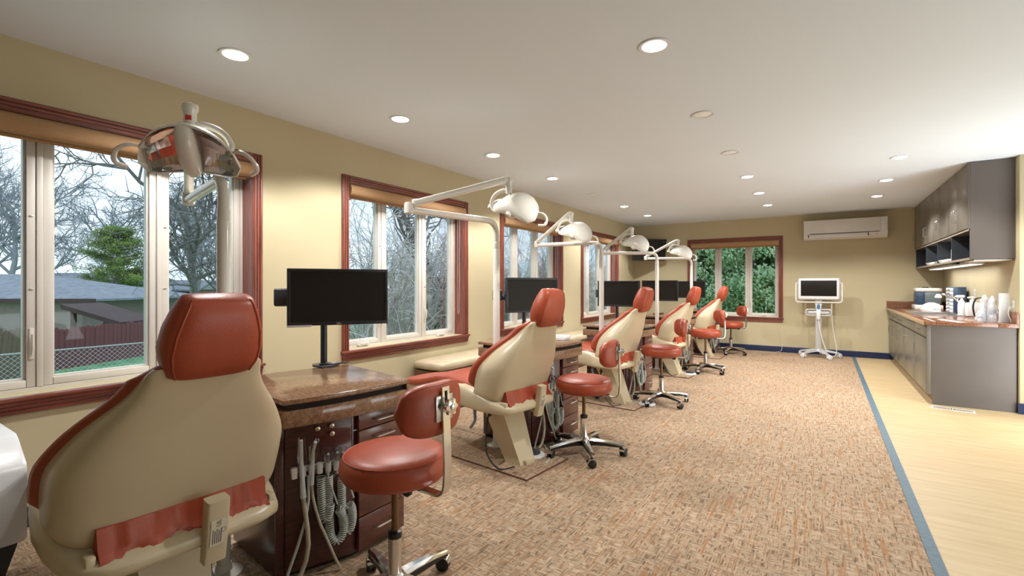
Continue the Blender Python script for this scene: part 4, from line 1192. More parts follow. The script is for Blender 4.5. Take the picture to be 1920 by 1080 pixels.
# ------------------------------------------------------------------ monitors on stands
def make_monitor(post, mcen, yaw, zc, logo=False, W=0.555, Hh=0.328):
    """post = desk position, mcen = screen centre, yaw = facing direction"""
    t = thing('monitor', 'x', 'monitor', (post[0], post[1], DT), 0, 'black monitors on desk stands')
    c = Vector((mcen[0] - post[0], mcen[1] - post[1], zc - DT))
    mx = Matrix.Translation(c) @ Matrix.Rotation(yaw, 4, 'Z')       # local x towards the viewer
    obj('base_plate', MB().prism([(0.07, -0.055), (0.08, 0.0), (0.05, 0.075), (-0.05, 0.07), (-0.07, -0.03), (-0.02, -0.06)], 0, 0.012, 0.003), M['char'], t)
    obj('post', MB().lathe([(0.03, 0.012), (0.019, 0.022), (0.0185, 0.27), (0.024, 0.272), (0.024, 0.31), (0.012, 0.315)], 16), M['black'], t)
    bz = MB()
    w, h = W / 2, Hh / 2
    bz.box((-0.045, -w, -h), (-0.010, w, h), 0.004, mtx=mx)
    for a, b in (((-0.012, -w, h - 0.018), (0, w, h)), ((-0.012, -w, -h), (0, w, -h + 0.020)), ((-0.012, -w, -h + 0.020), (0, -w + 0.018, h - 0.018)), ((-0.012, w - 0.018, -h + 0.020), (0, w, h - 0.018))):
        bz.box(a, b, 0.002, mtx=mx)
    f = obj('bezel', bz, M['black'], t)
    obj('screen', MB().box((-0.011, -w + 0.017, -h + 0.019), (-0.0035, w - 0.017, h - 0.017), mtx=mx), M['screen'], f)
    if logo:
        text_mesh('logo', 'DELL', 0.013, M['silver'], f, mx @ Matrix.Translation((0.0004, 0.0, -h + 0.010)) @ Matrix(((0, 0, 1, 0), (1, 0, 0, 0), (0, 1, 0, 0), (0, 0, 0, 1))))
        obj('silver_strip', MB().box((-0.03, -w + 0.0, -h - 0.007), (0.002, -w + 0.13, -h + 0.0045), 0.002, mtx=mx), M['silver'], f)
    back = mx @ Vector((-0.045, 0, 0))
    arm = MB()
    elbow = mx @ Vector((-0.13, -w - 0.025, -0.02))
    top = Vector((0, 0, 0.285))
    arm.tube([top, (top + elbow) / 2 + Vector((0, 0, 0.02)), elbow], [0.018, 0.022, 0.02], 8)
    arm.tube([elbow, mx @ Vector((-0.11, -0.09, -0.005)), back], [0.02, 0.018, 0.02], 8)
    obj('arm', arm, M['black'], t)
    obj('elbow_cap', MB().box((-0.16, -w - 0.075, -0.055), (-0.10, -w + 0.01, 0.05), 0.012, 3, mtx=mx), M['char'], t)
    obj('mounting_plate', MB().box((-0.06, -0.05, -0.05), (-0.045, 0.05, 0.05), 0.003, mtx=mx), M['black'], t)
    obj('cable', MB().tube(smooth_path([(0.03, -0.05, 0.018), (0.07, 0.0, 0.020), (0.075, 0.07, 0.016), (0.055, 0.11, 0.008), (0.03, 0.15, 0.006)], 5), 0.005, 6), M['black'], t)
    return t
mons = [((-2.47, 1.74), (-2.375, 1.775), R(-34.5), 1.196, True, 'large black monitor on a post on the first desk'),
        ((-2.40, 3.87), (-2.315, 3.89), R(-30), 1.168, False, 'black monitor on the second desk, behind a dental chair headrest'),
        ((-2.24, 5.90), (-2.20, 5.82), R(-90), 1.150, False, 'black monitor on the third desk, turned towards the viewer'),
        ((-2.24, 7.70), (-2.19, 7.62), R(-84), 1.168, False, 'black monitor on the fourth desk, before the bare end wall'),
        ((-2.20, 9.66), (-2.17, 9.60), R(-80), 1.168, False, 'black monitor on the last desk, overlapping the end wall window')]
for i, (p, c, y, z, lg, lb) in enumerate(mons):
    m = make_monitor(p, c, y, z, lg)
    m['label'] = lb
kbd = thing('keyboard_tray', 'flat white tray on the second desk behind the dental chair', 'tray', (-2.02, 3.70, DT), R(8))
obj('tray', MB().box((-0.16, -0.08, 0), (0.16, 0.08, 0.028), 0.006), M['white2'], kbd)
obj('lip', MB().box((-0.155, -0.075, 0.026), (0.155, -0.065, 0.036), 0.002).box((-0.155, 0.065, 0.026), (0.155, 0.075, 0.036), 0.002), M['white2'], kbd)
for i in (3, 4):
    md = thing('mouse_pad', ['thin black pad on the fourth desk', 'thin black pad on the last desk'][i - 3], 'pad', (-2.0 + 0.02 * i, OY + 2.0 * i + 0.12, DT), 0.1)
    obj('pad', MB().box((-0.1, -0.08, 0), (0.1, 0.08, 0.006), 0.002), M['black'], md)

# ------------------------------------------------------------------ operatory lights
def make_head(roll):
    """local origin at the joint; x = direction the lamp faces, y across"""
    h = thing('lamp_head', None, None)
    obj('joint_knob', MB().lathe([(0.019, -0.075), (0.021, -0.05), (0.021, -0.012), (0.026, -0.004), (0.028, 0.010), (0.024, 0.020), (0.008, 0.026)], 18), M['lamp_white'], h)
    obj('warning_label', MB().box((0.017, -0.010, -0.044), (0.0225, 0.010, -0.026), 0.001), M['redlabel'], h)
    obj('yoke', MB().tube(smooth_path([(0, -0.005, -0.058), (-0.01, 0.05, -0.052), (-0.012, 0.105, -0.075), (-0.01, 0.135, -0.12), (-0.005, 0.125, -0.165), (0.0, 0.10, -0.178)], 6), [0.014] * 6 + [0.012] * 25, 10), M['lamp_white'], h)
    rot = Matrix.Translation((0.02, -0.065 if roll else 0.0, -0.155)) @ Matrix.Rotation(roll, 4, 'X') @ Matrix.Rotation(R(44), 4, 'Y')   # local x of the dish points forward and down
    rings = []
    for k in range(21):
        t = -1 + 2 * k / 20
        y = 0.168 * t
        ru = 0.100 * (1 - 0.42 * abs(t) ** 2.2) * max(0.02, 1 - abs(t) ** 9) ** 0.5        # half height of the dish
        dep = 0.068 * (1 - 0.72 * abs(t) ** 1.7)                                             # depth behind the rim
        lift = -0.055 * t * t
        rim = 0.020 * t * t
        ro = []
        for j in range(13):
            a = -math.pi / 2 + math.pi * j / 12
            ro.append(rot @ Vector((rim - dep * math.cos(a), y, lift + ru * math.sin(a))))
        ri = []
        for j in range(13):
            a = math.pi / 2 - math.pi * j / 12
            ri.append(rot @ Vector((rim + 0.004 - (dep - 0.010) * math.cos(a), y, lift + (ru - 0.007) * math.sin(a))))
        rings.append(ro + ri)
    obj('shell', MB().loft(rings), M['lamp_white'], h, sharp=60)
    for s in (-1, 1):
        g = MB()
        nu, nv = 7, 6
        vs = []
        for i in range(nu + 1):
            t = s * (0.20 + 0.68 * i / nu)
            ru = 0.088 * (1 - 0.42 * abs(t) ** 2.2); dep = 0.052 * (1 - 0.72 * abs(t) ** 1.7)
            for j in range(nv + 1):
                a = -math.pi / 2 * 0.93 + math.pi * 0.93 * j / nv
                vs.append(rot @ Vector((0.020 * t * t + 0.006 - dep * math.cos(a), 0.168 * t, -0.055 * t * t + ru * math.sin(a))))
        fs = []
        for i in range(nu):
            for j in range(nv):
                q = i * (nv + 1) + j
                fs.append((q, q + 1, q + nv + 2, q + nv + 1))
        g.add(vs, fs)
        obj('reflector', g, M['reflector'], h, flat=True)
    hs = []
    for (a, w, d_, o) in ((0.098, 0.014, 0.012, -0.012), (0.085, 0.027, 0.030, -0.004), (0.03, 0.033, 0.040, 0.008), (-0.03, 0.034, 0.042, 0.012), (-0.085, 0.030, 0.034, 0.006), (-0.112, 0.018, 0.018, -0.002)):
        hs.append([rot @ p for p in superring((o, 0, a), w, d_, 0.75, 18, (0, 1, 0), (1, 0, 0))])
    obj('bulb_housing', MB().loft(hs), M['lamp_white'], h, sharp=60)
    for s in (-1, 1):
        hp = [(0.0, s * 0.13, -0.01), (0.02, s * 0.175, 0.015), (0.035, s * 0.215, 0.0), (0.04, s * 0.232, -0.045), (0.03, s * 0.205, -0.075)]
        obj('grip', MB().tube([rot @ p for p in smooth_path(hp, 6)], [0.006] * 6 + [0.008] * 10 + [0.009] * 9, 8), M['lamp_white'], h)
        obj('lens_blade', MB().box((0.010, s * 0.115 - 0.022, -0.095), (0.018, s * 0.115 + 0.022, 0.0), 0.003, mtx=rot), M['pearl'], h)
    return h
HEADS = {}
def op_light(base, elbow, joint, yaw, label, roll=0.0):
    t = thing('operatory_light', label, 'exam lamp', (base[0], base[1], 0), 0, 'white swing-arm exam lamps')
    e = Vector((elbow[0] - base[0], elbow[1] - base[1], 0)); j = Vector((joint[0] - base[0], joint[1] - base[1], joint[2]))
    za = elbow[2]
    dirn = e.normalized()
    obj('floor_flange', MB().lathe([(0.075, 0), (0.075, 0.008), (0.035, 0.02), (0.03, 0.05)], 20), M['lamp_white'], t)
    obj('pole', MB().lathe([(0.0275, 0.02), (0.0275, 1.545), (0.025, 1.55)], 18), M['lamp_white'], t)
    path = fillet_path([Vector((0, 0, 1.54)), Vector((0, 0, za)), Vector((e.x, e.y, za))], 0.13, 9)
    obj('swing_arm', MB().tube(path, 0.0235, 14), M['lamp_white'], t)
    obj('sleeve', MB().lathe([(0.0255, 1.548), (0.0262, 1.555), (0.0262, 1.60), (0.024, 1.605)], 16), M['lamp_white'], t)
    obj('elbow_joint', MB().lathe([(0.022, -0.03), (0.031, -0.022), (0.031, 0.035), (0.026, 0.048), (0.01, 0.052)], 16, (e.x, e.y, za)), M['lamp_white'], t)
    f = (j - Vector((e.x, e.y, za)))
    fh = Vector((f.x, f.y, 0)).normalized()
    s = Vector((e.x, e.y, za + 0.045)) + fh * 0.03
    q = j + Vector((0, 0, 0.0)) - fh * 0.06
    obj('spring_arm', MB().tube([s, s.lerp(q, 0.08), s.lerp(q, 0.5), s.lerp(q, 0.93), q], [0.026, 0.022, 0.0235, 0.026, 0.024], 14), M['lamp_white'], t)
    obj('arm_end', MB().tube([q, q.lerp(j, 0.6) + Vector((0, 0, 0.012)), j + Vector((0, 0, -0.012))], [0.025, 0.028, 0.024], 12), M['lamp_white'], t)
    hd = dup(HEADS[roll]) if roll in HEADS else make_head(roll)
    HEADS.setdefault(roll, hd)
    hd.parent = t; hd.location = j; hd.rotation_euler = (0, 0, yaw); hd.scale = (1.15, 1.15, 1.15)
    return t
op_light((-2.20, 1.05), (-2.93, 1.215, 1.735), (-2.31, 0.965, 2.03), R(-40), 'white exam lamp with faceted mirror in front of the large window')
op_light((-2.16, 3.07), (-2.31, 2.27, 1.765), (-1.93, 2.90, 2.02), R(86), 'white exam lamp whose raised arm crosses the second window', R(20))
op_light((-2.12, 5.09), (-2.92, 5.00, 1.745), (-2.31, 4.70, 2.03), R(86), 'white exam lamp above the third dental chair, before the third window', R(20))
op_light((-2.08, 7.11), (-2.80, 6.72, 1.735), (-2.20, 6.35, 2.02), R(80), 'white exam lamp above the fourth dental chair, before the corner television', R(20))
op_light((-2.04, 9.13), (-2.76, 8.72, 1.745), (-2.12, 8.50, 2.02), R(80), 'white exam lamp farthest along the row, beside the end wall window', R(20))

# ------------------------------------------------------------------ foot controls, benches, white unit
def pedal(x, y, lb):
    p = thing('foot_pedal', lb, 'pedal', (x, y, 0), 0, 'round foot pedals')
    obj('base', MB().lathe([(0.085, 0), (0.088, 0.008), (0.078, 0.022), (0.02, 0.026)], 24), M['white2'], p)
    obj('tread', MB().lathe([(0.055, 0.022), (0.055, 0.036), (0.04, 0.042), (0.004, 0.043)], 22), M['char'], p)
    obj('hose', MB().tube(smooth_path([(-0.08, 0.0, 0.012), (-0.20, 0.06, 0.008), (-0.30, 0.16, 0.008), (-0.28, 0.30, 0.008)], 5), 0.007, 6), M['hose_grey'], p)
    return p
pedal(-1.80, 3.03, 'round white foot pedal on carpet beside the second dental chair')
pedal(-1.56, 4.98, 'round white foot pedal on carpet beside the third dental chair')
pedal(-1.58, 6.98, 'round white foot pedal on carpet beside the fourth dental chair')
def bench(y0, y1, lb):
    b = thing('window_bench', lb, 'bench', (XW + 0.005, (y0 + y1) / 2, 0), 0, 'low padded benches along the windows')
    l = (y1 - y0) / 2
    obj('box', MB().box((0.02, -l + 0.02, 0), (0.37, l - 0.02, 0.41), 0.004), M['brown_wood'], b)
    obj('cushion', MB().loft([superring((x, 0, 0.458), w, h, 0.35, 32) for x, w, h in ((0.012, l - 0.03, 0.03), (0.03, l - 0.008, 0.045), (0.2, l, 0.05), (0.36, l - 0.004, 0.047), (0.385, l - 0.015, 0.038), (0.395, l - 0.035, 0.022))]), M['cream_cushion'], b, sharp=70)
    return b
bench(3.46, 4.75, 'low bench with cream vinyl cushion against the wall under the second window')
bench(6.05, 7.3, 'low bench with cream vinyl cushion against the wall under the third window')
wu = thing('white_floor_unit', 'white plastic floor unit with charcoal base between wall and first dental chair', 'cabinet', (-3.12, 0.31, 0))
pr_ = [(-0.30, 0.17), (0.25, 0.17), (0.25, 0.47), (0.235, 0.50), (0.10, 0.585), (0.06, 0.60), (-0.30, 0.60)]
mb = MB()
mb.loft([[Vector((x * k, y, 0.415 + (z - 0.415) * k)) for x, z in pr_] for y, k in ((-0.26, 0.97), (-0.245, 1.0), (0.245, 1.0), (0.26, 0.97))])
obj('housing', mb, M['white2'], wu, sharp=30)
obj('seam', MB().box((0.2485, 0.10, 0.18), (0.2515, 0.105, 0.50)), M['char'], wu)
obj('base', MB().loft([[Vector((sx * w, sy * w, z)) for sx, sy in ((-1, -1), (1, -1), (1, 1), (-1, 1))] for z, w in ((0.0, 0.19), (0.02, 0.20), (0.17, 0.235))]), M['char'], wu)
fh_ = tag(obj('floor_hose', MB().tube(smooth_path([(-2.18, 0.98, 0.43), (-2.175, 1.0, 0.25), (-2.19, 0.99, 0.05), (-2.14, 1.02, 0.014), (-2.0, 1.06, 0.012), (-1.97, 1.10, 0.012)], 6), 0.010, 8), M['hose_grey']), 'pale grey hose hanging down between first dental chair and desk', 'hose')
bs = tag(obj('floor_box_cable', MB().tube(smooth_path([(-1.64, 2.93, 0.010), (-1.66, 3.02, 0.010), (-1.75, 3.16, 0.010), (-1.86, 3.28, 0.010)], 5), 0.005, 6), M['hose_grey']), 'thin grey cable lying on carpet beside the second desk', 'cable')

# ------------------------------------------------------------------ scanner cart by the end wall
sc_t = thing('scanner_cart', 'white scanner cart with dark screen on five casters by the end wall', 'cart', (-0.08, 9.86, 0))
obj('column', MB().box((-0.045, -0.03, 0.13), (0.045, 0.03, 0.90), 0.01), M['silver'], sc_t)
obj('screen_housing', MB().box((-0.305, -0.055, 1.0), (0.305, 0.0, 1.375), 0.028, 4), M['white2'], sc_t)
obj('screen', MB().box((-0.262, -0.058, 1.065), (0.262, -0.053, 1.335), 0.002), M['screen'], sc_t)
obj('screen_mount', MB().box((-0.05, 0.0, 0.90), (0.05, 0.05, 1.2), 0.008), M['white'], sc_t)
lp = fillet_path([(-0.30, 0.0, 1.30), (-0.338, 0.0, 1.28), (-0.338, 0.0, 0.955), (0.338, 0.0, 0.955), (0.338, 0.0, 1.28), (0.30, 0.0, 1.30)], 0.05, 5)
obj('handle_frame', MB().tube(lp, 0.014, 10), M['white'], sc_t)
lp = fillet_path([(-0.05, -0.03, 0.83), (-0.185, -0.04, 0.83), (-0.185, -0.04, 0.73), (0.185, -0.04, 0.73), (0.185, -0.04, 0.83), (0.05, -0.03, 0.83)], 0.04, 5)
obj('basket_frame', MB().tube(lp, 0.013, 10).box((-0.16, -0.05, 0.755), (0.16, -0.035, 0.80), 0.006), M['silver'], sc_t)
wnd = obj('scanner_wand', MB().loft([superring((0, -0.06, z), w, d_, 0.7, 16, (1, 0, 0), (0, 1, 0)) for z, w, d_ in ((0.655, 0.018, 0.016), (0.67, 0.03, 0.024), (0.78, 0.034, 0.026), (0.83, 0.026, 0.022), (0.84, 0.02, 0.018))]), M['white2'], sc_t)
obj('wand_tip', MB().loft([superring((0, -0.06, z), w, d_, 0.7, 16, (1, 0, 0), (0, 1, 0)) for z, w, d_ in ((0.84, 0.02, 0.02), (0.88, 0.022, 0.02), (0.925, 0.016, 0.016))]), M['blue_tip'], wnd)
obj('wand_cable', MB().tube(smooth_path([(0.0, -0.06, 0.655), (0.02, -0.065, 0.5), (0.06, -0.06, 0.3), (0.10, -0.055, 0.17), (0.13, -0.06, 0.11)], 6), 0.008, 8), M['white'], sc_t)
obj('power_cable', MB().tube(smooth_path([(0.19, 0.02, 0.95), (0.20, 0.03, 0.6), (0.24, 0.03, 0.3), (0.26, 0.02, 0.18), (0.25, 0.0, 0.06), (0.19, -0.04, 0.02)], 6), 0.006, 8), M['white'], sc_t)
obj('hub', MB().lathe([(0.06, 0.10), (0.065, 0.115), (0.055, 0.14), (0.02, 0.15)], 18), M['silver'], sc_t)
for k in range(5):
    a = 2 * math.pi * k / 5 + R(-62)
    rot = Matrix.Rotation(a, 4, 'Z')
    rr = [[rot @ Vector(p) for p in ((x, -w, zb), (x, w, zb), (x, w * 0.7, zt), (x, -w * 0.7, zt))] for x, w, zt, zb in ((0.03, 0.035, 0.145, 0.105), (0.15, 0.027, 0.128, 0.095), (0.30, 0.022, 0.095, 0.070))]
    obj('leg', MB().loft(rr), M['silver'], sc_t)
    ca = thing('caster', None, None, parent=sc_t)
    ca.location = rot @ Vector((0.295, 0, 0)); ca.rotation_euler = (0, 0, 0.4 + 0.5 * k)
    for sg in (-1, 1):
        obj('wheel', MB().lathe([(0.012, 0), (0.036, 0.001), (0.040, 0.006), (0.040, 0.016), (0.030, 0.020), (0.006, 0.021)], 18, mtx=Matrix.Translation((0.02, sg * 0.006, 0.040)) @ Matrix.Rotation(R(-90 * sg), 4, 'X')), M['white2'], ca)
    obj('fork', MB().box((-0.012, -0.008, 0.05), (0.03, 0.008, 0.085), 0.004), M['silver'], ca)

# ------------------------------------------------------------------ outside
def ground_z(x, y):
    d = -x
    z = -0.95 - 0.3 * min(1, max(0, (d - 4) / 10))
    if d > 19: z += 0.62 * min(1, (d - 19) / 15)
    return z
gm = MB()
xs = [-90, -60, -45, -35, -30, -25, -22, -19, -16, -14, -12, -10, -8, -6, -3.71, 5]
yv = [-20, -8, 0, 3, 6, 9, 12, 16, 20, 26, 34, 46]
for x in xs:
    for y in yv:
        gm.v.append((x, y, ground_z(min(x, -3), y)))
for i in range(len(xs) - 1):
    for j in range(len(yv) - 1):
        q = i * len(yv) + j
        gm.f.append((q, q + len(yv), q + len(yv) + 1, q + 1))
g_ = struct('ground', gm, M['grass'])

def rv(rnd, s):
    return Vector((rnd.uniform(-s, s), rnd.uniform(-s, s), rnd.uniform(-s, s)))

def branch_mesh(seed, height, r0, levels, kids, spread, lean=(0, 0, 0), droop=0.0, trunk_part=0.35, ratio=0.62, limb=None):
    rnd = random.Random(seed)
    trunk = MB(); twigs = MB()
    def grow(p, d, L, r, lv):
        n = 4 if lv < 2 else 3
        pts = [p]; q = p.copy(); dd = d.copy()
        for k in range(n):
            if limb is not None and q.x > limb: dd.x = -abs(dd.x) - 0.4
            dd = (dd + rv(rnd, 0.20 + 0.06 * lv) + Vector((0, 0, 0.10 - droop * lv))).normalized()
            q = q + dd * (L / n); pts.append(q.copy())
        rad = [r * (1 - 0.5 * k / n) for k in range(n + 1)]
        (trunk if lv == 0 else twigs).tube(pts, rad, 7 if lv == 0 else (4 if lv == 1 else 3), cap=False)
        if lv >= levels: return
        nk = kids[lv]
        for k in range(nk):
            f = trunk_part + (1 - trunk_part) * (k + rnd.random()) / nk if lv == 0 else 0.2 + 0.8 * (k + rnd.random()) / nk
            i = min(n - 1, int(f * n)); fr = f * n - i
            b = pts[i].lerp(pts[i + 1], fr)
            ax = (pts[i + 1] - pts[i]).normalized()
            side = ax.orthogonal().normalized()
            side.rotate(Matrix.Rotation(rnd.uniform(0, 6.283), 3, ax))
            nd = (ax * (1 - spread) + side * spread * rnd.uniform(0.7, 1.3)).normalized()
            grow(b, nd, L * ratio * rnd.uniform(0.7, 1.15), max(0.0035, r * 0.52), lv + 1)
    grow(Vector((0, 0, 0)), (Vector((0, 0, 1)) + Vector(lean)).normalized(), height, r0, 0)
    return trunk, twigs

def raw_mesh(name, mb, m):
    me = bpy.data.meshes.new(name); me.from_pydata(mb.v, [], mb.f); me.materials.append(m); me.shade_smooth(); me.update()
    return me
def tree_from(meshes, loc, rz, scale, name, label, group, cat='tree'):
    t = thing(name, label, cat, loc, rz, group)
    t.scale = (scale, scale, scale)
    for nm, me in meshes:
        o = obj(nm, me, None, t)
        if nm in ('branches', 'stems', 'foliage', 'twigs'): o['kind'] = 'stuff'
    return t
a, b = branch_mesh(11, 6.5, 0.17, 4, (9, 7, 6, 4), 0.62, trunk_part=0.30, ratio=0.60)
T1 = [('trunk', raw_mesh('trunk', a, M['bark'])), ('branches', raw_mesh('branches', b, M['bark']))]
a, b = branch_mesh(23, 6.0, 0.16, 4, (10, 7, 6, 4), 0.55, trunk_part=0.25, ratio=0.58)
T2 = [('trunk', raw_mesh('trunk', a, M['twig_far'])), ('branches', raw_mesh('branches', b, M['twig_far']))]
def gz(x, y): return ground_z(x, y)
tree_from(T1, (-15.9, 6.75, -1.2), 0.6, 0.78, 'bare_tree', 'dark bare tree whose twigs reach across the middle pane of the large window', 'bare trees beyond the lawn')
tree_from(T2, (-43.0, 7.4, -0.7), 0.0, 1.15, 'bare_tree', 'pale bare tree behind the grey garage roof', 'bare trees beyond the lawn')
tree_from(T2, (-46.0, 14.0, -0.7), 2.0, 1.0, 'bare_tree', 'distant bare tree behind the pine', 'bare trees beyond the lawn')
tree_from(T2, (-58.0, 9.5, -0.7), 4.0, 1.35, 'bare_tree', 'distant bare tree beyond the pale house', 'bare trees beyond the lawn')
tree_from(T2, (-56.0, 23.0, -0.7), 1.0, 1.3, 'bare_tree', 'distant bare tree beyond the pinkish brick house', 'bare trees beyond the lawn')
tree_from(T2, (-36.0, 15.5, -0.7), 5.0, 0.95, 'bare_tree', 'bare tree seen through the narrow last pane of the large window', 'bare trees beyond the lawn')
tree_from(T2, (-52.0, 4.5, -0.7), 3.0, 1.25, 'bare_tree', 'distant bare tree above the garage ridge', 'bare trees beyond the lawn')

# dense bare shrubs close to the windows
def shrub_mesh(seed, n, h):
    rnd = random.Random(seed)
    m = MB()
    def stem(p, d, L, r, lv):
        pts = [p]; q = p.copy(); dd = d.copy()
        for k in range(4):
            dd = (dd + rv(rnd, 0.28) + Vector((0, 0, -0.07 * k))).normalized()
            if q.x * q.x + q.y * q.y > 4.4: dd = (Vector((-q.x * 0.4, -q.y * 0.4, 0.5))).normalized()
            q = q + dd * L / 4; pts.append(q.copy())
        m.tube(pts, [r, r * 0.9, r * 0.75, r * 0.6, r * 0.4], 3, cap=False)
        if lv < 2:
            for k in range(6 if lv == 0 else 4):
                i = rnd.randint(0, 3)
                b_ = pts[i].lerp(pts[i + 1], rnd.random())
                stem(b_, ((pts[i + 1] - pts[i]).normalized() + rv(rnd, 0.9)).normalized(), L * rnd.uniform(0.3, 0.55), r * 0.6, lv + 1)
    for k in range(n):
        a_ = rnd.uniform(0, 6.283); rr = rnd.uniform(0, 0.8)
        stem(Vector((rr * math.cos(a_), rr * math.sin(a_), 0)), Vector((0.45 * math.cos(a_) + rnd.uniform(-.3, .3), 0.45 * math.sin(a_) + rnd.uniform(-.3, .3), 1)).normalized(), h * rnd.uniform(0.6, 1.1), rnd.uniform(0.012, 0.024), 0)
    return m
SH = [[('stems', raw_mesh('stems', shrub_mesh(101, 56, 4.2), M['twig']))], [('stems', raw_mesh('stems', shrub_mesh(102, 56, 4.0), M['twig']))]]
spots = [(-7.6, 6.6), (-8.4, 8.4), (-9.6, 10.4), (-9.4, 12.6), (-8.6, 14.6), (-10.2, 16.6), (-9.2, 18.9), (-9.4, 21.5)]
for k, (x, y) in enumerate(spots):
    tree_from(SH[k % 2], (x, y, gz(x, y)), k * 1.3, 1.0, 'bare_shrub', 'tangled leafless shrub outside the side windows', 'leafless shrubs outside the side windows', 'shrub')
a, b = branch_mesh(41, 5.5, 0.20, 3, (7, 6, 5), 0.5, lean=(0.10, 0.25, 0), trunk_part=0.2, ratio=0.6, limb=2.0)
T3 = [('trunk', raw_mesh('trunk', a, M['bark'])), ('branches', raw_mesh('branches', b, M['bark']))]
tree_from(T3, (-7.9, 8.5, -1.1), 0.0, 1.0, 'bare_tree', 'thick leaning bare trunk seen in the last pane of the second window', 'bare trees beyond the lawn')

# conifers
def spray(m, p, d, L, w, rnd):
    d = d.normalized()
    s = d.cross(Vector((0, 0, 1)))
    s = s.normalized() if s.length > 1e-3 else Vector((1, 0, 0))
    s = (s + rv(rnd, 0.4)).normalized()
    q = p + d * L
    dr = Vector((0, 0, -0.25 * L))
    m.add([p, p + d * L * 0.45 + s * w + dr * 0.3, q + dr, p + d * L * 0.45 - s * w + dr * 0.3], [(0, 1, 2), (0, 2, 3)])
def cedar_mesh(seed, h, rad, clumps, per, L):
    rnd = random.Random(seed); m = MB()
    for c_ in range(clumps):
        t = rnd.random() ** 1.15
        a_ = rnd.uniform(0, 6.283)
        rr = rad * (1 - t) ** 0.75 * rnd.uniform(0.72, 1.08) + 0.05
        cp = Vector((rr * math.cos(a_), rr * math.sin(a_), h * t))
        out = Vector((math.cos(a_), math.sin(a_), -0.15))
        for k in range(per):
            o = rv(rnd, 0.30)
            o.z *= 0.55
            spray(m, cp + o, (out + rv(rnd, 0.75) + Vector((0, 0, -0.25))), L * rnd.uniform(0.6, 1.2), L * 0.28, rnd)
    return m
tk = MB().tube([(0, 0, 0), (0.02, 0, 2.5), (0, 0, 5.2)], [0.14, 0.10, 0.03], 8)
CED = [('trunk', raw_mesh('trunk', tk, M['bark'])), ('foliage', raw_mesh('foliage', cedar_mesh(5, 6.2, 1.35, 460, 95, 0.10), M['cedar']))]
for k, (x, y, s) in enumerate(((-3.9, 14.3, 1.0), (-2.75, 13.6, 0.95), (-1.55, 14.0, 1.05), (-0.45, 14.4, 1.0), (0.6, 14.9, 1.0), (-2.1, 15.6, 1.15), (-3.4, 16.0, 1.15), (-0.8, 16.2, 1.15))):
    tree_from(CED, (x, y, -0.95), 1.7 * k, s, 'cedar_tree', 'bright green cedar outside the end wall window', 'cedars outside the end wall window')
def pine_mesh(seed):
    rnd = random.Random(seed); m = MB(); w = MB()
    for b_ in range(95):
        t = rnd.random()
        z = 1.15 + 4.5 * t
        a_ = rnd.uniform(0, 6.283)
        ln = (2.6 * (1 - t) ** 0.75 + 0.35) * rnd.uniform(0.65, 1.1)
        d = Vector((math.cos(a_), math.sin(a_), 0.12 + 0.25 * t))
        p0 = Vector((0, 0, z)); p1 = p0 + d * ln
        w.tube([p0, p0.lerp(p1, .5) + Vector((0, 0, -0.05)), p1], [0.035, 0.022, 0.01], 4, cap=False)
        for c_ in range(int(4 + ln * 5)):
            f = rnd.uniform(0.35, 1.05)
            cp = p0.lerp(p1, f) + rv(rnd, 0.13)
            for k in range(20):
                spray(m, cp + Vector((rnd.gauss(0, .16), rnd.gauss(0, .16), rnd.gauss(0, .075))), Vector((d.x, d.y, 0.5)) + rv(rnd, 0.9), 0.22 * rnd.uniform(.7, 1.2), 0.035, rnd)
    return m, w
pm, pw = pine_mesh(9)
pt = MB().tube([(0, 0, -0.1), (0.05, 0, 1.3), (0, 0, 3.5), (0, 0, 5.9)], [0.19, 0.15, 0.10, 0.03], 8)
pt.tube([(-0.15, -0.55, -0.1), (-0.12, -0.5, 1.2), (-0.05, -0.1, 2.6)], [0.14, 0.11, 0.06], 8)
tree_from([('trunk', raw_mesh('trunk', pt, M['bark'])), ('branches', raw_mesh('branches', pw, M['bark'])), ('foliage', raw_mesh('foliage', pm, M['pine']))], (-34.8, 10.7, -0.72), 0.3, 0.92, 'pine_tree', 'green pine with layered boughs beyond the maroon fence', None)
def leafy(seed):
    rnd = random.Random(seed); m = MB(); s = MB()
    for k in range(26):
        a_ = rnd.uniform(0, 6.283)
        p1 = Vector((0.42 * math.cos(a_) * rnd.random(), 0.42 * math.sin(a_) * rnd.random(), rnd.uniform(0.6, 1.15)))
        s.tube([(0, 0, 0), p1 * 0.5 + Vector((0, 0, .05)), p1], [0.01, 0.007, 0.003], 3, cap=False)
        for q in range(26):
            spray(m, p1 * rnd.uniform(0.45, 1.0) + rv(rnd, 0.09), rv(rnd, 1) + Vector((0, 0, .6)), 0.08, 0.022, rnd)
    return m, s
lm, ls = leafy(3)
tree_from([('stems', raw_mesh('stems', ls, M['bark'])), ('foliage', raw_mesh('foliage', lm, M['leafy']))], (-8.47, 2.22, -1.05), 0, 1.0, 'leafy_bush', 'small yellow green bush at the foot of the large window', None, 'bush')

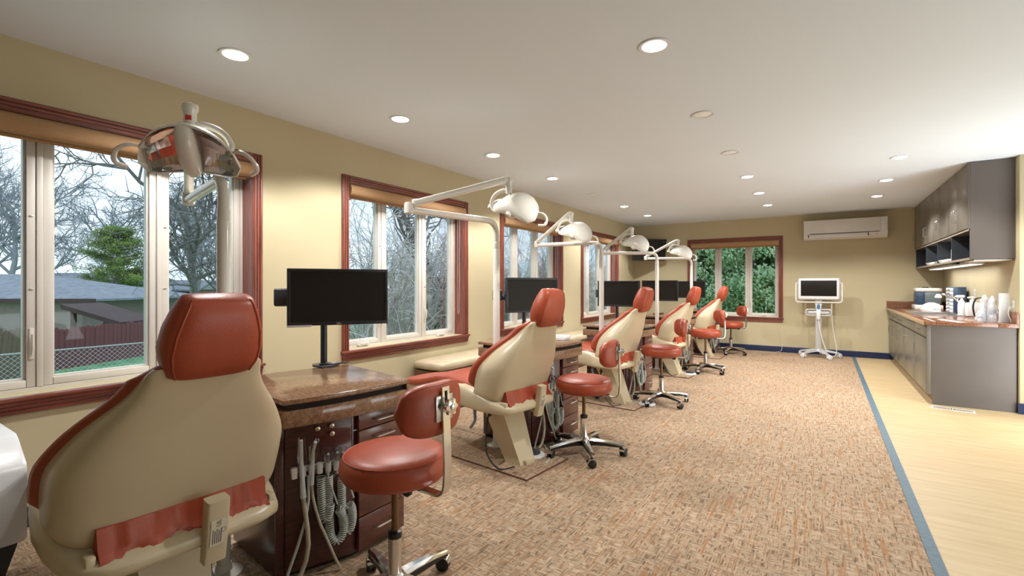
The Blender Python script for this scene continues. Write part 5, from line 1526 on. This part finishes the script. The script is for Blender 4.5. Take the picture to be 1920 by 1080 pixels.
# fences
cf = thing('chain_link_fence', 'low galvanised chain link fence crossing the lawn', 'fence', (-11.4, 3.5, -1.15))
cl, hw_ = 13.0, 1.27
for y in (-6.0, -3.6, -1.2, 1.2, 3.6, 6.0):
    obj('post', MB().tube([(0, y, 0), (0, y, hw_ + 0.02)], 0.022, 8), M['galv'], cf)
obj('top_rail', MB().tube([(0, -cl / 2, hw_ - 0.02), (0, cl / 2, hw_ - 0.02)], 0.010, 6), M['galv'], cf)
wm = MB()
k = -cl / 2 - hw_
while k < cl / 2:
    for sgn in (1, -1):
        y0, y1 = (k, k + hw_) if sgn == 1 else (k + hw_, k)
        z0, z1 = 0.03, hw_
        p = [(y0, z0), (y1, z1)]
        if min(y0, y1) > -cl / 2 and max(y0, y1) < cl / 2:
            wm.tube([(0.003 * sgn, y0, z0), (0.003 * sgn, y1, z1)], 0.0034, 3, cap=False)
    k += 0.082
o = obj('wire_mesh', MB(), M['galv'], cf) if False else obj('wire_mesh', raw_mesh('wire_mesh', wm, M['galv']), None, cf)
o['kind'] = 'stuff'

def board_fence(name, label, p0, p1, zb, h, w, m, seed, joined=False, lean=0.0, uneven=0.03, gap=0.008):
    t = thing(name, label, 'fence', (p0[0], p0[1], zb))
    d = Vector((p1[0] - p0[0], p1[1] - p0[1], 0)); L = d.length
    t.rotation_euler = (0, 0, math.atan2(d.y, d.x))
    rnd = random.Random(seed)
    n = int(L / w)
    allm = MB()
    base = None
    if not joined:
        base = MB().add([(0, -0.011, 0), (w - gap, -0.011, 0), (w - gap, 0.011, 0), (0, 0.011, 0), (0, -0.011, 0.96), (w - gap, -0.011, 0.96), (w - gap, 0.011, 0.96), (0, 0.011, 0.96), (w * 0.25, -0.011, 1.0), (w * 0.7, -0.011, 1.0), (w * 0.7, 0.011, 1.0), (w * 0.25, 0.011, 1.0)],
                        [(0, 1, 5, 9, 8, 4), (3, 7, 11, 10, 6, 2), (0, 4, 7, 3), (1, 2, 6, 5), (4, 8, 11, 7), (5, 6, 10, 9), (8, 9, 10, 11), (0, 3, 2, 1)]).mesh('plank', m)
    for k in range(n):
        hh = h * (1 + rnd.uniform(-uneven, uneven))
        if joined:
            allm.box((k * w, -0.011, 0), (k * w + w - gap, 0.011, hh))
        else:
            o = obj('plank', base, None, t)
            o.location = (k * w, rnd.uniform(-0.006, 0.006), 0); o.scale = (1, 1, hh); o.rotation_euler = (0, lean + rnd.uniform(-0.006, 0.006), 0)
    if joined:
        o = obj('planks', allm, m, t); o['kind'] = 'stuff'
    for z in (0.25, 0.8):
        obj('rail', MB().box((0, 0.015, h * z), (L, 0.05, h * z + 0.08)), m, t)
    return t
board_fence('board_fence', 'maroon board fence behind the chain link fence', (-18.2, 3.9), (-20.6, 8.6), -1.2, 1.19, 0.15, M['fence_wood'], 4)
board_fence('board_fence', 'stretch of leaning weathered boards left of the maroon fence, before the garage', (-15.9, 2.55), (-16.35, 3.45), -1.2, 1.42, 0.105, M['fence_tan'], 6, lean=0.10, uneven=0.04)
board_fence('board_fence', 'reddish board fence at the edge of the near pane of the large window', (-15.6, 0.6), (-15.9, 2.5), -1.2, 1.36, 0.15, M['fence_wood'], 8)
board_fence('board_fence', 'far tan picket fence below the pine', (-29.5, 7.0), (-33.6, 13.4), -0.95, 0.62, 0.2, M['fence_tan'], 7, joined=True, uneven=0.12, gap=0.05)

# garage, lean-to and houses: local x to the right along the eave, local y away
EA = math.atan2(0.549, 0.836)
ga = thing('garage', 'tan garage with grey hipped roof seen through the large window', 'building', (-23.7, 6.58, -1.2), EA)
obj('wall', MB().box((-13.5, 0.45, 0), (-0.9, 6.0, 1.87)), M['garage'], ga)
e_z, r_z = 1.89, 2.93
rf = MB().add([(-14, 0, e_z), (0.0, 0, e_z), (0.0, 6.4, e_z), (-14, 6.4, e_z), (-10, 3.2, r_z), (-5.2, 3.2, r_z), (-14, 0, e_z - 0.08), (0, 0, e_z - 0.08), (0, 6.4, e_z - 0.08), (-14, 6.4, e_z - 0.08)],
              [(0, 1, 5, 4), (1, 2, 5), (2, 3, 4, 5), (3, 0, 4), (0, 6, 7, 1), (1, 7, 8, 2), (2, 8, 9, 3), (3, 9, 6, 0), (6, 9, 8, 7)])
obj('roof', rf, M['roof'], ga, sharp=10)
obj('fascia', MB().box((-14.02, -0.04, e_z - 0.14), (0.03, 0.0, e_z + 0.02)), M['dark_brown'], ga)
obj('eave_bracket', MB().tube([(-0.75, 0.4, e_z - 0.55), (-0.2, 0.1, e_z - 0.2), (-0.1, 0.05, e_z - 0.1)], 0.06, 6), M['dark_brown'], ga)
obj('side_door', MB().box((-6.1, 0.40, 0), (-5.3, 0.46, 1.6)), M['dark_brown'], ga)
lt = thing('lean_to', 'dark brown sloping lean-to roof beside the garage', 'shed', (-21.9, 5.37, -1.2), EA)
obj('roof', MB().add([(-0.3, 0, 1.78), (1.8, 0, 1.15), (1.8, 1.7, 1.15), (-0.3, 1.7, 1.78), (-0.3, 0, 1.62), (1.8, 0, 0.99), (1.8, 1.7, 0.99), (-0.3, 1.7, 1.62)], [(0, 1, 2, 3), (4, 7, 6, 5), (0, 4, 5, 1), (1, 5, 6, 2), (2, 6, 7, 3), (3, 7, 4, 0)]), M['dark_brown'], lt, sharp=10)
for x, h in ((0.0, 1.55), (1.55, 1.08)):
    obj('post', MB().box((x, 0.05, 0), (x + 0.12, 0.17, h)), M['dark_brown'], lt)
obj('back_wall', MB().box((-0.1, 1.5, 0), (1.7, 1.6, 1.1)), M['dark_brown'], lt)
def house(name, label, loc, L, D, hw2, rise, wm_, windows):
    h = thing(name, label, 'building', loc, EA)
    obj('wall', MB().box((-L / 2, 0, 0), (L / 2, D, hw2)), wm_, h)
    obj('roof', MB().add([(-L / 2 - .4, -.5, hw2), (L / 2 + .4, -.5, hw2), (L / 2 + .4, D + .5, hw2), (-L / 2 - .4, D + .5, hw2), (-L / 2 - .4, D / 2, hw2 + rise), (L / 2 + .4, D / 2, hw2 + rise), (-L / 2 - .4, -.5, hw2 - .15), (L / 2 + .4, -.5, hw2 - .15)], [(0, 1, 5, 4), (2, 3, 4, 5), (1, 2, 5), (3, 0, 4), (0, 6, 7, 1)]), M['roof'], h, sharp=10)
    for x in windows:
        f = obj('window', MB().box((x - 0.5, -0.04, hw2 * 0.4), (x + 0.5, 0.02, hw2 * 0.75)), M['white'], h)
        obj('pane', MB().box((x - 0.42, -0.06, hw2 * 0.42), (x + 0.42, -0.03, hw2 * 0.73)), M['char'], f)
    return h
house('house', 'pale blue house behind the pine and lean-to', (-50.8, 12.2, -0.8), 8.5, 6, 2.35, 0.7, M['siding'], (2.2,))
house('house', 'pinkish brick house with grey roof at the far edge of the lawn', (-53.0, 20.3, -0.8), 5.6, 6, 1.55, 0.95, M['brickwall'], (-1.6, 1.2))
